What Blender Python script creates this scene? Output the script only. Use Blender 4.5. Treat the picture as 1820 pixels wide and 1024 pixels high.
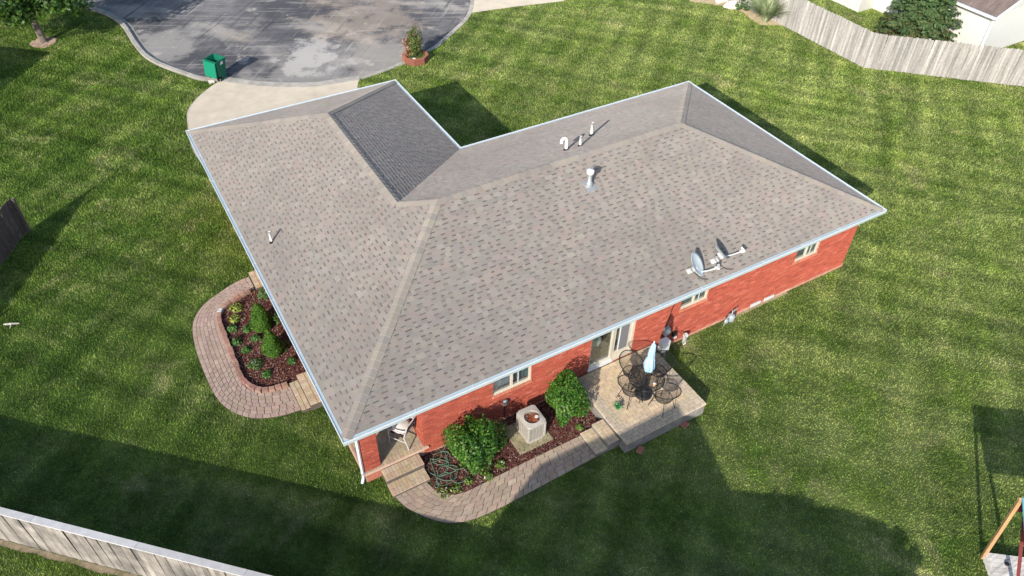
import bpy, bmesh, math, random
import numpy as np
from mathutils import Vector, Matrix
random.seed(7); rng = np.random.default_rng(7)
for o_ in list(bpy.data.objects): bpy.data.objects.remove(o_)
sc = bpy.context.scene
C = sc.collection
# ------------------------------------------------------------------ camera (solved from the roof corners)
FL, YAW, PITCH, ROLL = 1352.676, 1.02586, 0.745582, 0.026023
CAM = np.array([-2.15856, -10.97497, 17.36672])
fwd = np.array([math.cos(YAW)*math.cos(PITCH), math.sin(YAW)*math.cos(PITCH), -math.sin(PITCH)])
_r = np.cross(fwd, [0, 0, 1]); _r /= np.linalg.norm(_r); _u = np.cross(_r, fwd)
rgt = math.cos(ROLL)*_r + math.sin(ROLL)*_u; upv = -math.sin(ROLL)*_r + math.cos(ROLL)*_u
cd = bpy.data.cameras.new('camera'); cam = bpy.data.objects.new('camera', cd); C.objects.link(cam)
cd.sensor_width = 36; cd.lens = FL/1820*36; cd.clip_end = 2000; cd.clip_start = .1
cam.matrix_world = Matrix(((rgt[0], upv[0], -fwd[0], CAM[0]), (rgt[1], upv[1], -fwd[1], CAM[1]), (rgt[2], upv[2], -fwd[2], CAM[2]), (0, 0, 0, 1)))
sc.camera = cam
# ------------------------------------------------------------------ sky, sun, exposure
SUN_EL, SUN_AZ = math.radians(25.9), math.radians(35.8)     # light travels towards +35.8 deg in the ground plane
w = bpy.data.worlds.new('World'); sc.world = w; w.use_nodes = True
nt = w.node_tree; bg = nt.nodes['Background']
sky = nt.nodes.new('ShaderNodeTexSky'); sky.sky_type = 'NISHITA'; sky.sun_disc = False
sky.sun_elevation = SUN_EL; sky.sun_rotation = math.atan2(-math.cos(SUN_AZ), -math.sin(SUN_AZ))
nt.links.new(sky.outputs[0], bg.inputs[0]); bg.inputs[1].default_value = 0.15
sl = bpy.data.lights.new('sun', 'SUN'); sl.energy = 3.7; sl.angle = math.radians(.55); sl.color = (1, .93, .82)
so = bpy.data.objects.new('sun', sl); C.objects.link(so)
sd = Vector((math.cos(SUN_AZ)*math.cos(SUN_EL), math.sin(SUN_AZ)*math.cos(SUN_EL), -math.sin(SUN_EL)))
so.rotation_euler = sd.to_track_quat('-Z', 'Y').to_euler(); so.location = (-20, -20, 30)
vs = sc.view_settings; vs.view_transform = 'Standard'; vs.look = 'None'; vs.gamma = 1; vs.use_curve_mapping = False
vs.exposure = 0.48
SH = np.array([math.cos(SUN_AZ), math.sin(SUN_AZ)])/math.tan(SUN_EL)   # shadow shift per metre of height

def ray(x, y): return fwd + rgt*(x-910)/FL + upv*(512-y)/FL
def gp(x, y, z=0.):
    d = ray(x, y); return CAM + d*((z-CAM[2])/d[2])
def pix(P):
    P = np.atleast_2d(P)-CAM; z = P@fwd
    return np.stack([910+FL*(P@rgt)/z, 512-FL*(P@upv)/z], 1)

# ------------------------------------------------------------------ materials
def mat(name, color=(.5, .5, .5), rough=.8, metal=0., var=.0, vscale=6., bump=0., bscale=40., attr=False, spec=.3, rnd=0., streak=None, streak_col=None, trans=0., detail=5, tint=None, tscale=1.5, tamt=.4):
    m = bpy.data.materials.new(name); m.use_nodes = True; n = m.node_tree.nodes; l = m.node_tree.links
    b = n['Principled BSDF']; b.inputs['Roughness'].default_value = rough; b.inputs['Metallic'].default_value = metal
    b.inputs['Specular IOR Level'].default_value = spec
    geo = n.new('ShaderNodeNewGeometry')
    if attr:
        a = n.new('ShaderNodeAttribute'); a.attribute_name = 'Col'; cur = a.outputs['Color']
    else:
        a = n.new('ShaderNodeRGB'); a.outputs[0].default_value = (*color, 1); cur = a.outputs[0]
    def mul(cur, fac_sock, lo, hi):
        mr = n.new('ShaderNodeMapRange'); mr.inputs['From Min'].default_value = .28; mr.inputs['From Max'].default_value = .72
        mr.inputs['To Min'].default_value = lo; mr.inputs['To Max'].default_value = hi
        l.new(fac_sock, mr.inputs['Value'])
        mx = n.new('ShaderNodeMix'); mx.data_type = 'RGBA'; mx.blend_type = 'MULTIPLY'; mx.inputs[0].default_value = 1
        l.new(cur, mx.inputs[6]); l.new(mr.outputs[0], mx.inputs[7]); return mx.outputs[2]
    def noise(scale, det=detail, vec=None, dist=0.):
        t = n.new('ShaderNodeTexNoise'); t.inputs['Scale'].default_value = scale; t.inputs['Detail'].default_value = det
        t.inputs['Roughness'].default_value = .62; t.inputs['Distortion'].default_value = dist
        l.new(vec if vec is not None else geo.outputs['Position'], t.inputs['Vector']); return t.outputs['Fac']
    if tint is not None:
        mr = n.new('ShaderNodeMapRange'); mr.inputs['From Min'].default_value = .45; mr.inputs['From Max'].default_value = .68; mr.inputs['To Max'].default_value = tamt
        l.new(noise(tscale, 6, None, .4), mr.inputs['Value'])
        mx = n.new('ShaderNodeMix'); mx.data_type = 'RGBA'; l.new(mr.outputs[0], mx.inputs[0]); l.new(cur, mx.inputs[6]); mx.inputs[7].default_value = (*tint, 1); cur = mx.outputs[2]
    if streak is not None:
        mp = n.new('ShaderNodeMapping'); mp.inputs['Scale'].default_value = streak; l.new(geo.outputs['Position'], mp.inputs['Vector'])
        f = noise(1., 4, mp.outputs[0])
        if streak_col is None: cur = mul(cur, f, .62, 1.3)
        else:
            mr = n.new('ShaderNodeMapRange'); mr.inputs['From Min'].default_value = .5; mr.inputs['From Max'].default_value = .66; mr.inputs['To Max'].default_value = .8
            l.new(f, mr.inputs['Value']); mx = n.new('ShaderNodeMix'); mx.data_type = 'RGBA'; l.new(mr.outputs[0], mx.inputs[0]); l.new(cur, mx.inputs[6]); mx.inputs[7].default_value = (*streak_col, 1); cur = mx.outputs[2]
    if var: cur = mul(cur, noise(vscale), 1-var, 1+var)
    if rnd:
        oi = n.new('ShaderNodeObjectInfo'); cur_f = oi.outputs['Random']
        mr = n.new('ShaderNodeMapRange'); mr.inputs['To Min'].default_value = 1-rnd; mr.inputs['To Max'].default_value = 1+rnd; l.new(cur_f, mr.inputs['Value'])
        mx = n.new('ShaderNodeMix'); mx.data_type = 'RGBA'; mx.blend_type = 'MULTIPLY'; mx.inputs[0].default_value = 1; l.new(cur, mx.inputs[6]); l.new(mr.outputs[0], mx.inputs[7]); cur = mx.outputs[2]
    l.new(cur, b.inputs['Base Color'])
    b.inputs['Diffuse Roughness'].default_value = 1. if rough > .8 else 0.
    if bump:
        bp_ = n.new('ShaderNodeBump'); bp_.inputs['Strength'].default_value = bump; bp_.inputs['Distance'].default_value = .02
        l.new(noise(bscale, 4), bp_.inputs['Height']); l.new(bp_.outputs[0], b.inputs['Normal'])
    if trans:
        tr = n.new('ShaderNodeBsdfTranslucent'); l.new(cur, tr.inputs['Color'])
        ms = n.new('ShaderNodeMixShader'); ms.inputs[0].default_value = trans
        l.new(b.outputs[0], ms.inputs[1]); l.new(tr.outputs[0], ms.inputs[2]); l.new(ms.outputs[0], n['Material Output'].inputs[0])
    return m

def lawn_mat(name, trans=0., gain=1.):
    m = bpy.data.materials.new(name); m.use_nodes = True; n = m.node_tree.nodes; l = m.node_tree.links
    b = n['Principled BSDF']; b.inputs['Roughness'].default_value = .75; b.inputs['Specular IOR Level'].default_value = .15
    geo = n.new('ShaderNodeNewGeometry'); P = geo.outputs['Position']
    def noise(sc_, det, scale=None, rough=.6, rot=0., dist=0.):
        v = P
        if scale:
            r0 = n.new('ShaderNodeMapping'); r0.inputs['Rotation'].default_value = (0, 0, rot); l.new(P, r0.inputs[0])
            mp = n.new('ShaderNodeMapping'); mp.inputs['Scale'].default_value = scale; l.new(r0.outputs[0], mp.inputs[0]); v = mp.outputs[0]
        t = n.new('ShaderNodeTexNoise'); t.inputs['Scale'].default_value = sc_; t.inputs['Detail'].default_value = det; t.inputs['Roughness'].default_value = rough; t.inputs['Distortion'].default_value = dist
        l.new(v, t.inputs['Vector']); return t.outputs['Fac']
    def mr(s, a, b_, c, d):
        k = n.new('ShaderNodeMapRange'); k.inputs[1].default_value = a; k.inputs[2].default_value = b_; k.inputs[3].default_value = c; k.inputs[4].default_value = d; l.new(s, k.inputs[0]); return k.outputs[0]
    def mix(f, a, b_, mode='MIX'):
        x = n.new('ShaderNodeMix'); x.data_type = 'RGBA'; x.blend_type = mode
        if isinstance(f, float): x.inputs[0].default_value = f
        else: l.new(f, x.inputs[0])
        for s, i in ((a, 6), (b_, 7)):
            if isinstance(s, tuple): x.inputs[i].default_value = (*s, 1)
            else: l.new(s, x.inputs[i])
        return x.outputs[2]
    g = gain
    dark = (.058*g, .102*g, .020*g); mid = (.100*g, .148*g, .032*g); lite = (.170*g, .202*g, .075*g); tan = (.25*g, .24*g, .13*g); vivid = (.078*g, .165*g, .026*g)
    sep = n.new('ShaderNodeSeparateXYZ'); l.new(P, sep.inputs[0])
    big = noise(.16, 5, None, .62)
    # drier and paler lawn on the right-hand side, greener towards the street and left
    rt = mr(sep.outputs[0], -6., 20., -.08, .08)
    ad = n.new('ShaderNodeMath'); l.new(big, ad.inputs[0]); l.new(rt, ad.inputs[1]); big = ad.outputs[0]
    c = mix(mr(big, .34, .62, 0, 1), dark, mid)
    md = noise(.62, 7, None, .70, 0, .3)
    ad2 = n.new('ShaderNodeMath'); l.new(md, ad2.inputs[0]); l.new(rt, ad2.inputs[1])
    c = mix(mr(ad2.outputs[0], .42, .66, 0, .9), c, lite)
    c = mix(mr(noise(.50, 7, None, .72, 0, .5), .55, .72, 0, .8), c, tan)
    c = mix(mr(noise(.9, 6, (1, 1, 1), .7, 1.1), .60, .74, 0, .7), c, vivid)
    st = noise(1., 3, (.10, 1.25, 1), .5, math.radians(48.7))          # mowing passes, each a swath across the lawn
    c = mix(1.0, c, mix(mr(st, .38, .62, 0, 1), (.82, .85, .82), (1.16, 1.13, 1.12)), 'MULTIPLY')
    st2 = noise(1., 3, (.11, 1.1, 1), .5, math.radians(-40.5))
    c = mix(1.0, c, mix(mr(st2, .40, .60, 0, 1), (.84, .87, .84), (1.12, 1.1, 1.1)), 'MULTIPLY')
    for ang_, per in ((48.7, 1.15), (-40.5, 1.3)):                      # regular mower passes, faint and broken up
        r0 = n.new('ShaderNodeMapping'); r0.inputs['Rotation'].default_value = (0, 0, math.radians(ang_)); l.new(P, r0.inputs[0])
        wv = n.new('ShaderNodeTexWave'); wv.wave_type = 'BANDS'; wv.bands_direction = 'Y'; wv.inputs['Scale'].default_value = .314/per*1.0; wv.inputs['Distortion'].default_value = 1.2; wv.inputs['Detail'].default_value = 2; wv.inputs['Detail Scale'].default_value = .6; l.new(r0.outputs[0], wv.inputs['Vector'])
        k_ = mix(mr(noise(.13, 3, (1, 1, 1), .5, math.radians(ang_)), .38, .6, 0, 1), (1., 1., 1.), mix(wv.outputs['Fac'], (.80, .83, .80), (1.15, 1.13, 1.13)))
        c = mix(1.0, c, k_, 'MULTIPLY')
    mm = noise(3.2, 5, None, .7)
    c = mix(1.0, c, mix(mr(mm, .34, .66, 0, 1), (.78, .81, .77), (1.22, 1.18, 1.18)), 'MULTIPLY')
    fine = noise(9., 5, None, .75)
    c = mix(1.0, c, mix(mr(fine, .3, .7, 0, 1), (.74, .77, .72), (1.26, 1.22, 1.22)), 'MULTIPLY')
    if trans:
        at = n.new('ShaderNodeAttribute'); at.attribute_name = 'Col'; c = mix(1.0, c, at.outputs['Color'], 'MULTIPLY')
    l.new(c, b.inputs['Base Color'])
    if trans:
        tr = n.new('ShaderNodeBsdfTranslucent'); l.new(c, tr.inputs['Color']); ms = n.new('ShaderNodeMixShader'); ms.inputs[0].default_value = trans
        l.new(b.outputs[0], ms.inputs[1]); l.new(tr.outputs[0], ms.inputs[2]); l.new(ms.outputs[0], n['Material Output'].inputs[0])
    else:
        bp_ = n.new('ShaderNodeBump'); bp_.inputs['Strength'].default_value = .7; bp_.inputs['Distance'].default_value = .05
        l.new(fine, bp_.inputs['Height']); l.new(bp_.outputs[0], b.inputs['Normal'])
    return m

def asphalt_mat():
    m = mat('asphalt', (.135, .132, .140), .85, var=.22, vscale=1.2, bump=.3, bscale=60)
    n = m.node_tree.nodes; l = m.node_tree.links; b = n['Principled BSDF']; cur = b.inputs['Base Color'].links[0].from_socket
    geo = n.new('ShaderNodeNewGeometry')
    def layer(cur, scale, rot, col, a, bb, amt, det=4, sc_=1., rough=.6):
        r0 = n.new('ShaderNodeMapping'); r0.inputs['Rotation'].default_value = (0, 0, rot); l.new(geo.outputs['Position'], r0.inputs[0])
        mp = n.new('ShaderNodeMapping'); mp.inputs['Scale'].default_value = scale; l.new(r0.outputs[0], mp.inputs[0])
        t = n.new('ShaderNodeTexNoise'); t.inputs['Scale'].default_value = sc_; t.inputs['Detail'].default_value = det; t.inputs['Roughness'].default_value = rough; l.new(mp.outputs[0], t.inputs['Vector'])
        mr = n.new('ShaderNodeMapRange'); mr.inputs[1].default_value = a; mr.inputs[2].default_value = bb; mr.inputs[4].default_value = amt; l.new(t.outputs['Fac'], mr.inputs[0])
        x = n.new('ShaderNodeMix'); x.data_type = 'RGBA'; l.new(mr.outputs[0], x.inputs[0]); l.new(cur, x.inputs[6]); x.inputs[7].default_value = (*col, 1); return x.outputs[2]
    cur = layer(cur, (.16, .22, 1), .4, (.052, .053, .062), .42, .56, .9, 4)            # sealcoat left in patches
    cur = layer(cur, (.20, .30, 1), .9, (.27, .26, .245), .52, .62, .85, 6)            # worn pale patches
    cur = layer(cur, (.25, 3.2, 1), math.radians(27), (.30, .29, .28), .54, .74, .8, 5)  # scraped streaks
    cur = layer(cur, (.25, 4.5, 1), math.radians(-48), (.04, .041, .048), .56, .70, .85, 4)
    cur = layer(cur, (.35, 9., 1), math.radians(-48), (.33, .32, .31), .60, .72, .65, 3)
    cur = layer(cur, (.16, .18, 1), 1.3, (.36, .29, .23), .60, .74, .65, 5)
    cur = layer(cur, (.24, .24, 1), 2.1, (.42, .41, .40), .63, .72, .75, 7, 1., .7)
    def stain(cur, c0, r0, col, amt, det=5, dist=1.6):
        t = n.new('ShaderNodeTexNoise'); t.inputs['Scale'].default_value = .55; t.inputs['Detail'].default_value = det; t.inputs['Roughness'].default_value = .7; l.new(geo.outputs['Position'], t.inputs['Vector'])
        v = n.new('ShaderNodeVectorMath'); v.operation = 'DISTANCE'; l.new(geo.outputs['Position'], v.inputs[0]); v.inputs[1].default_value = (c0[0], c0[1], 0)
        mr = n.new('ShaderNodeMapRange'); mr.inputs[1].default_value = r0; mr.inputs[2].default_value = r0*.3; l.new(v.outputs['Value'], mr.inputs[0])
        ad = n.new('ShaderNodeMath'); ad.operation = 'MULTIPLY_ADD'; l.new(t.outputs['Fac'], ad.inputs[0]); ad.inputs[1].default_value = dist; ad.inputs[2].default_value = -dist*.5-.25
        a2 = n.new('ShaderNodeMath'); l.new(mr.outputs[0], a2.inputs[0]); l.new(ad.outputs[0], a2.inputs[1])
        m2 = n.new('ShaderNodeMapRange'); m2.inputs[1].default_value = .15; m2.inputs[2].default_value = .55; m2.inputs[4].default_value = amt; l.new(a2.outputs[0], m2.inputs[0])
        x = n.new('ShaderNodeMix'); x.data_type = 'RGBA'; l.new(m2.outputs[0], x.inputs[0]); l.new(cur, x.inputs[6]); x.inputs[7].default_value = (*col, 1); return x.outputs[2]
    cur = stain(cur, (1.5, 29.2), 3.0, (.27, .26, .25), .7, 6, 3.); cur = stain(cur, (10.4, 22.8), 3.0, (.25, .24, .225), .7, 6, 3.); cur = stain(cur, (6.4, 23.0), 3.8, (.22, .215, .21), .7, 6, 3.)
    cur = stain(cur, (7.4, 24.7), 2.6, (.38, .37, .36), .75, 8, 5.); cur = stain(cur, (11.5, 27.5), 4.5, (.30, .25, .21), .5, 6, 4.)
    l.new(cur, b.inputs['Base Color']); return m

def glass_mat(name, tintc=(.03, .04, .045)):
    m = bpy.data.materials.new(name); m.use_nodes = True; n = m.node_tree.nodes; l = m.node_tree.links; n.remove(n['Principled BSDF'])
    t = n.new('ShaderNodeBsdfTransparent'); t.inputs[0].default_value = (.82, .87, .88, 1)
    g = n.new('ShaderNodeBsdfGlossy'); g.inputs['Roughness'].default_value = .03; g.inputs['Color'].default_value = (.9, .95, 1, 1)
    f = n.new('ShaderNodeLayerWeight'); f.inputs[0].default_value = .25
    mr = n.new('ShaderNodeMapRange'); mr.inputs[3].default_value = .06; mr.inputs[4].default_value = .55; l.new(f.outputs['Facing'], mr.inputs[0])
    x = n.new('ShaderNodeMixShader'); l.new(mr.outputs[0], x.inputs[0]); l.new(t.outputs[0], x.inputs[1]); l.new(g.outputs[0], x.inputs[2]); l.new(x.outputs[0], n['Material Output'].inputs[0])
    return m

M = dict(
 ground=lawn_mat('lawn_soil', 0., .95), grass=lawn_mat('grass_blades', .30, 2.30), asphalt=asphalt_mat(),
 drive=mat('drive_concrete', (.47, .42, .345), .85, var=.10, vscale=1.5, bump=.15, bscale=50, tint=(.36, .32, .27), tscale=.9, tamt=.5),
 kerb=mat('kerb_concrete', (.34, .325, .30), .85, var=.22, vscale=3, bump=.2, tint=(.16, .15, .13), tscale=1.1, tamt=.6),
 concrete=mat('stained_concrete', (.22, .205, .185), .88, var=.25, vscale=5, bump=.3, bscale=30, tint=(.10, .095, .09), tscale=2.5, tamt=.8),
 shingle=mat('shingle_granules', attr=True, rough=.92, var=.14, vscale=55, spec=.15, bump=.25, bscale=220, tint=(.17, .155, .145), tscale=.45, tamt=.32),
 deck=mat('roof_underlay', (.10, .095, .09), .95),
 white=mat('white_paint', (.74, .77, .79), .45, spec=.5, var=.05, vscale=8),
 gutter=mat('sky_tinted_gutter', (.52, .63, .67), .4, spec=.5, var=.07, vscale=3),  # blue reflection of the sky is put into the white aluminium's colour
 cream=mat('cream_vinyl', (.66, .60, .49), .5, var=.06, vscale=5),
 brick=mat('fired_brick', attr=True, rough=.85, var=.16, vscale=30, bump=.25, bscale=90, spec=.2),
 mortar=mat('brick_mortar', (.40, .24, .19), .92, var=.12, vscale=12, bump=.2),
 mortar_pale=mat('pale_mortar', (.12, .10, .085), .92, var=.2, vscale=8, bump=.2),
 brickwall=None,
 stone=mat('paver_stone', attr=True, rough=.88, var=.15, vscale=14, bump=.25, bscale=70, spec=.2, tint=(.28, .225, .18), tscale=1.3, tamt=.32),
 soil=mat('bed_soil', (.045, .028, .022), .95, var=.4, vscale=14, bump=.8, bscale=30),
 chip=mat('mulch_chips', attr=True, rough=.9, spec=.15),
 leaf=mat('bush_leaf', attr=True, rough=.45, spec=.45, trans=.22),
 needle=mat('needle_leaf', attr=True, rough=.7, spec=.2, trans=.15),
 bark=mat('bark', (.23, .19, .155), .9, var=.35, vscale=12, bump=.8, bscale=25),
 weather=mat('weathered_picket', (.37, .352, .335), .9, streak=(9, 9, .5), var=.15, vscale=9, rnd=.2, bump=.3, bscale=40),
 weather2=mat('stained_picket', (.32, .29, .26), .9, streak=(7, 7, .6), var=.25, vscale=3, rnd=.18, bump=.3, bscale=40, tint=(.075, .075, .072), tscale=.7, tamt=.9),
 shaded_board=mat('shaded_picket', (.13, .10, .085), .9, streak=(7, 7, .6), var=.2, rnd=.2),  # shade on the side facing the lawn is put into the board colour
 cap=mat('fence_cap_board', (.56, .55, .55), .85, var=.12, vscale=5, rnd=.1),
 black=mat('black_iron', (.018, .018, .02), .5, spec=.4),
 dark=mat('dark_sling_mesh', (.05, .046, .045), .8),
 frame=mat('pale_chair_tube', (.62, .57, .58), .4, spec=.5),
 umb=mat('pale_blue_canvas', (.42, .62, .82), .8, var=.1, vscale=10),
 green=mat('green_bin_plastic', (.004, .15, .085), .5, var=.1, vscale=4, spec=.4),
 green2=mat('bin_lid_plastic', (.006, .22, .13), .5, spec=.4),
 rubber=mat('rubber', (.015, .015, .015), .8),
 hose=mat('hose_rubber', (.13, .24, .17), .45, var=.2, vscale=20, spec=.4),
 acm=mat('beige_sheet_metal', (.55, .51, .45), .5, var=.08, vscale=9),
 rust=mat('rusty_grille', (.33, .10, .045), .8, var=.35, vscale=20),
 grille=mat('coil_grille', (.30, .27, .235), .7, var=.1),
 pvc=mat('white_pvc', (.82, .80, .76), .5),
 galv=mat('galvanised_steel', (.48, .52, .55), .4, metal=.5, var=.12, vscale=20),
 dish=mat('grey_dish_paint', (.55, .61, .63), .45, var=.05, vscale=6),
 dishw=mat('dish_bracket', (.68, .68, .68), .45),
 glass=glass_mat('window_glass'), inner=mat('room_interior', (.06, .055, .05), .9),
 curtain=mat('curtain', (.20, .235, .26), .9, streak=(14, 14, .2)), screen=mat('insect_screen', (.13, .13, .14), .9),
 cushion=mat('sage_cushion', (.42, .52, .45), .9, var=.1), terracotta=mat('red_planter_brick', (.26, .10, .065), .85, var=.25, vscale=20),
 siding=mat('white_vinyl_siding', (.70, .695, .67), .55, spec=.4, var=.03, vscale=4),
 rock=mat('pale_rock', (.60, .56, .50), .9, var=.2, vscale=15, bump=.4), soil2=mat('dry_bed_soil', (.36, .285, .19), .95, var=.3, vscale=8, bump=.4, tint=(.17, .17, .07), tscale=2.5, tamt=.8),
 wood=mat('cedar_post', (.50, .30, .15), .7, streak=(12, 12, .8), var=.15), blue=mat('teal_awning', (.10, .34, .42), .6), maroon=mat('maroon_awning', (.16, .025, .03), .7),
 pale_plank=mat('whitewashed_plank', (.62, .60, .57), .85, streak=(.6, 12, 12), rnd=.1), paver_red=mat('loose_paver', (.34, .15, .11), .9, var=.15, vscale=15),
 orange=mat('candle_orange', (.75, .28, .08), .5), toy=mat('green_leafy_pot', (.02, .22, .06), .6), flame=mat('terracotta_pot', (.35, .14, .07), .8),
 metergrey=mat('meter_grey', (.42, .46, .50), .5, metal=.2, var=.1, vscale=15), tread=mat('sandy_brick_tread', attr=True, rough=.85, var=.15, vscale=18, bump=.25, bscale=70))

def brick_mat(name, scale=1.):
    m = bpy.data.materials.new(name); m.use_nodes = True; n = m.node_tree.nodes; l = m.node_tree.links; b = n['Principled BSDF']; b.inputs['Roughness'].default_value = .88
    tc = n.new('ShaderNodeTexCoord'); t = n.new('ShaderNodeTexBrick'); l.new(tc.outputs['UV'], t.inputs[0])
    t.inputs['Scale'].default_value = 1; t.inputs['Brick Width'].default_value = .21; t.inputs['Row Height'].default_value = .075; t.inputs['Mortar Size'].default_value = .006
    t.inputs['Color1'].default_value = (.42, .115, .065, 1); t.inputs['Color2'].default_value = (.33, .08, .05, 1); t.inputs['Mortar'].default_value = (.42, .30, .26, 1); l.new(t.outputs[0], b.inputs['Base Color'])
    return m
M['brickwall'] = brick_mat('brick_beyond_reach')

# ------------------------------------------------------------------ mesh helpers
class MB:
    def __init__(s): s.v = []; s.f = []; s.c = []
    def add(s, vs_, fs, col=None):
        k = len(s.v); s.v += [tuple(map(float, p)) for p in vs_]; s.f += [tuple(i+k for i in f) for f in fs]; s.c += [col or (1, 1, 1)]*len(vs_); return s
    def box(s, a, b, col=None):
        x0, y0, z0 = a; x1, y1, z1 = b
        return s.add([(x0, y0, z0), (x1, y0, z0), (x1, y1, z0), (x0, y1, z0), (x0, y0, z1), (x1, y0, z1), (x1, y1, z1), (x0, y1, z1)],
                     [(0, 3, 2, 1), (4, 5, 6, 7), (0, 1, 5, 4), (1, 2, 6, 5), (2, 3, 7, 6), (3, 0, 4, 7)], col)
    def obox(s, c, ax, ay, az, col=None):      # oriented box: centre and three half-axis vectors
        c, ax, ay, az = map(lambda q: np.array(q, float), (c, ax, ay, az))
        P = [c+i*ax+j*ay+k*az for k in (-1, 1) for (i, j) in ((-1, -1), (1, -1), (1, 1), (-1, 1))]
        return s.add(P, [(0, 3, 2, 1), (4, 5, 6, 7), (0, 1, 5, 4), (1, 2, 6, 5), (2, 3, 7, 6), (3, 0, 4, 7)], col)
    def prism(s, poly, z0, z1, col=None):
        n = len(poly); P = [(p[0], p[1], z0) for p in poly]+[(p[0], p[1], z1) for p in poly]
        return s.add(P, [tuple(range(n-1, -1, -1)), tuple(range(n, 2*n))]+[(i, (i+1) % n, n+(i+1) % n, n+i) for i in range(n)], col)
    def tube(s, pts, r, n=8, closed=False, col=None, caps=True):
        pts = [np.array(p, float) for p in pts]; m = len(pts); rs = r if hasattr(r, '__len__') else [r]*m
        V = []; ref = None
        for i in range(m):
            a = pts[i-1] if (i > 0 or closed) else pts[i]; b = pts[(i+1) % m] if (i < m-1 or closed) else pts[i]
            t = b-a; t = t/(np.linalg.norm(t)+1e-9)
            if ref is None: ref = np.array([0, 0, 1.]) if abs(t[2]) < .9 else np.array([1., 0, 0])
            u = np.cross(t, ref); u /= np.linalg.norm(u)+1e-9; v = np.cross(u, t); ref = v
            V += [pts[i]+rs[i]*(math.cos(2*math.pi*k/n)*u+math.sin(2*math.pi*k/n)*v) for k in range(n)]
        F = [(i*n+k, i*n+(k+1) % n, ((i+1) % m)*n+(k+1) % n, ((i+1) % m)*n+k) for i in range(m if closed else m-1) for k in range(n)]
        if caps and not closed: F += [tuple(range(n)), tuple(range((m-1)*n+n-1, (m-1)*n-1, -1))]
        return s.add(V, F, col)
    def lathe(s, prof, c=(0, 0, 0), n=20, col=None):
        V = [(c[0]+r*math.cos(2*math.pi*k/n), c[1]+r*math.sin(2*math.pi*k/n), c[2]+z) for r, z in prof for k in range(n)]
        F = [(i*n+k, i*n+(k+1) % n, (i+1)*n+(k+1) % n, (i+1)*n+k) for i in range(len(prof)-1) for k in range(n)]
        return s.add(V, F, col)
    def build(s, name, m, parent=None, smooth=False, loc=None):
        me = bpy.data.meshes.new(name); me.from_pydata(s.v, [], s.f)
        ca = me.color_attributes.new('Col', 'FLOAT_COLOR', 'POINT')
        ca.data.foreach_set('color', np.concatenate([np.array(s.c, float).reshape(-1, 3), np.ones((len(s.v), 1))], 1).ravel() if s.v else [])
        me.materials.append(M[m] if isinstance(m, str) else m)
        if smooth: me.polygons.foreach_set('use_smooth', [True]*len(me.polygons))
        o = bpy.data.objects.new(name, me); C.objects.link(o)
        if parent is not None: o.parent = parent
        if loc is not None: o.location = loc
        return o

def np_mesh(name, V, F, m, parent=None, cols=None, smooth=False):
    me = bpy.data.meshes.new(name); nv, (nf, k) = len(V), F.shape
    me.vertices.add(nv); me.vertices.foreach_set('co', np.ascontiguousarray(V, np.float32).ravel())
    me.loops.add(nf*k); me.loops.foreach_set('vertex_index', np.ascontiguousarray(F, np.int32).ravel())
    me.polygons.add(nf); me.polygons.foreach_set('loop_start', np.arange(0, nf*k, k, dtype=np.int32)); me.polygons.foreach_set('loop_total', np.full(nf, k, np.int32))
    if smooth: me.polygons.foreach_set('use_smooth', np.ones(nf, bool))
    me.update(calc_edges=True)
    if cols is not None:
        ca = me.color_attributes.new('Col', 'FLOAT_COLOR', 'POINT'); ca.data.foreach_set('color', np.concatenate([cols, np.ones((nv, 1))], 1).astype(np.float32).ravel())
    me.materials.append(M[m]); o = bpy.data.objects.new(name, me); C.objects.link(o)
    if parent is not None: o.parent = parent
    return o

def tag(o, label=None, cat=None, group=None, kind=None):
    if label: o['label'] = label
    if cat: o['category'] = cat
    if group: o['group'] = group
    if kind: o['kind'] = kind
    return o
def thing(name, label, cat, loc=(0, 0, 0), rz=0., group=None):
    o = bpy.data.objects.new(name, None); C.objects.link(o); o.location = loc; o.rotation_euler = (0, 0, rz); o.empty_display_size = .2
    return tag(o, label, cat, group)
def copy_tree(o, parent=None):
    c = o.copy(); C.objects.link(c); c.parent = parent
    for ch in list(o.children): copy_tree(ch, c)
    return c
def setlab(o, label): o['label'] = label; return o

def pieces(name, items, m, parent, n=300, stuff=None):
    """items: list of (verts, faces, colour). The n that show largest become objects, the rest one 'stuff' part."""
    if not items: return
    cen = np.array([np.mean(np.array(it[0]), 0) for it in items]); px = pix(cen); d = np.linalg.norm(cen-CAM, axis=1)
    size = np.array([np.linalg.norm(np.ptp(np.array(it[0]), axis=0)) for it in items])
    vis = (px[:, 0] > 0) & (px[:, 0] < 1820) & (px[:, 1] > 0) & (px[:, 1] < 1024)
    score = size/d*np.where(vis, 1, .01)
    order = np.argsort(-score)
    for i in order[:n]:
        V, F, col = items[i]; MB().add(V, F, col).build(name, m, parent)
    if len(order) > n:
        mb = MB()
        for i in order[n:]: mb.add(*items[i])
        tag(mb.build(stuff or name+'_field', m, parent), kind='stuff')

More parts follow.
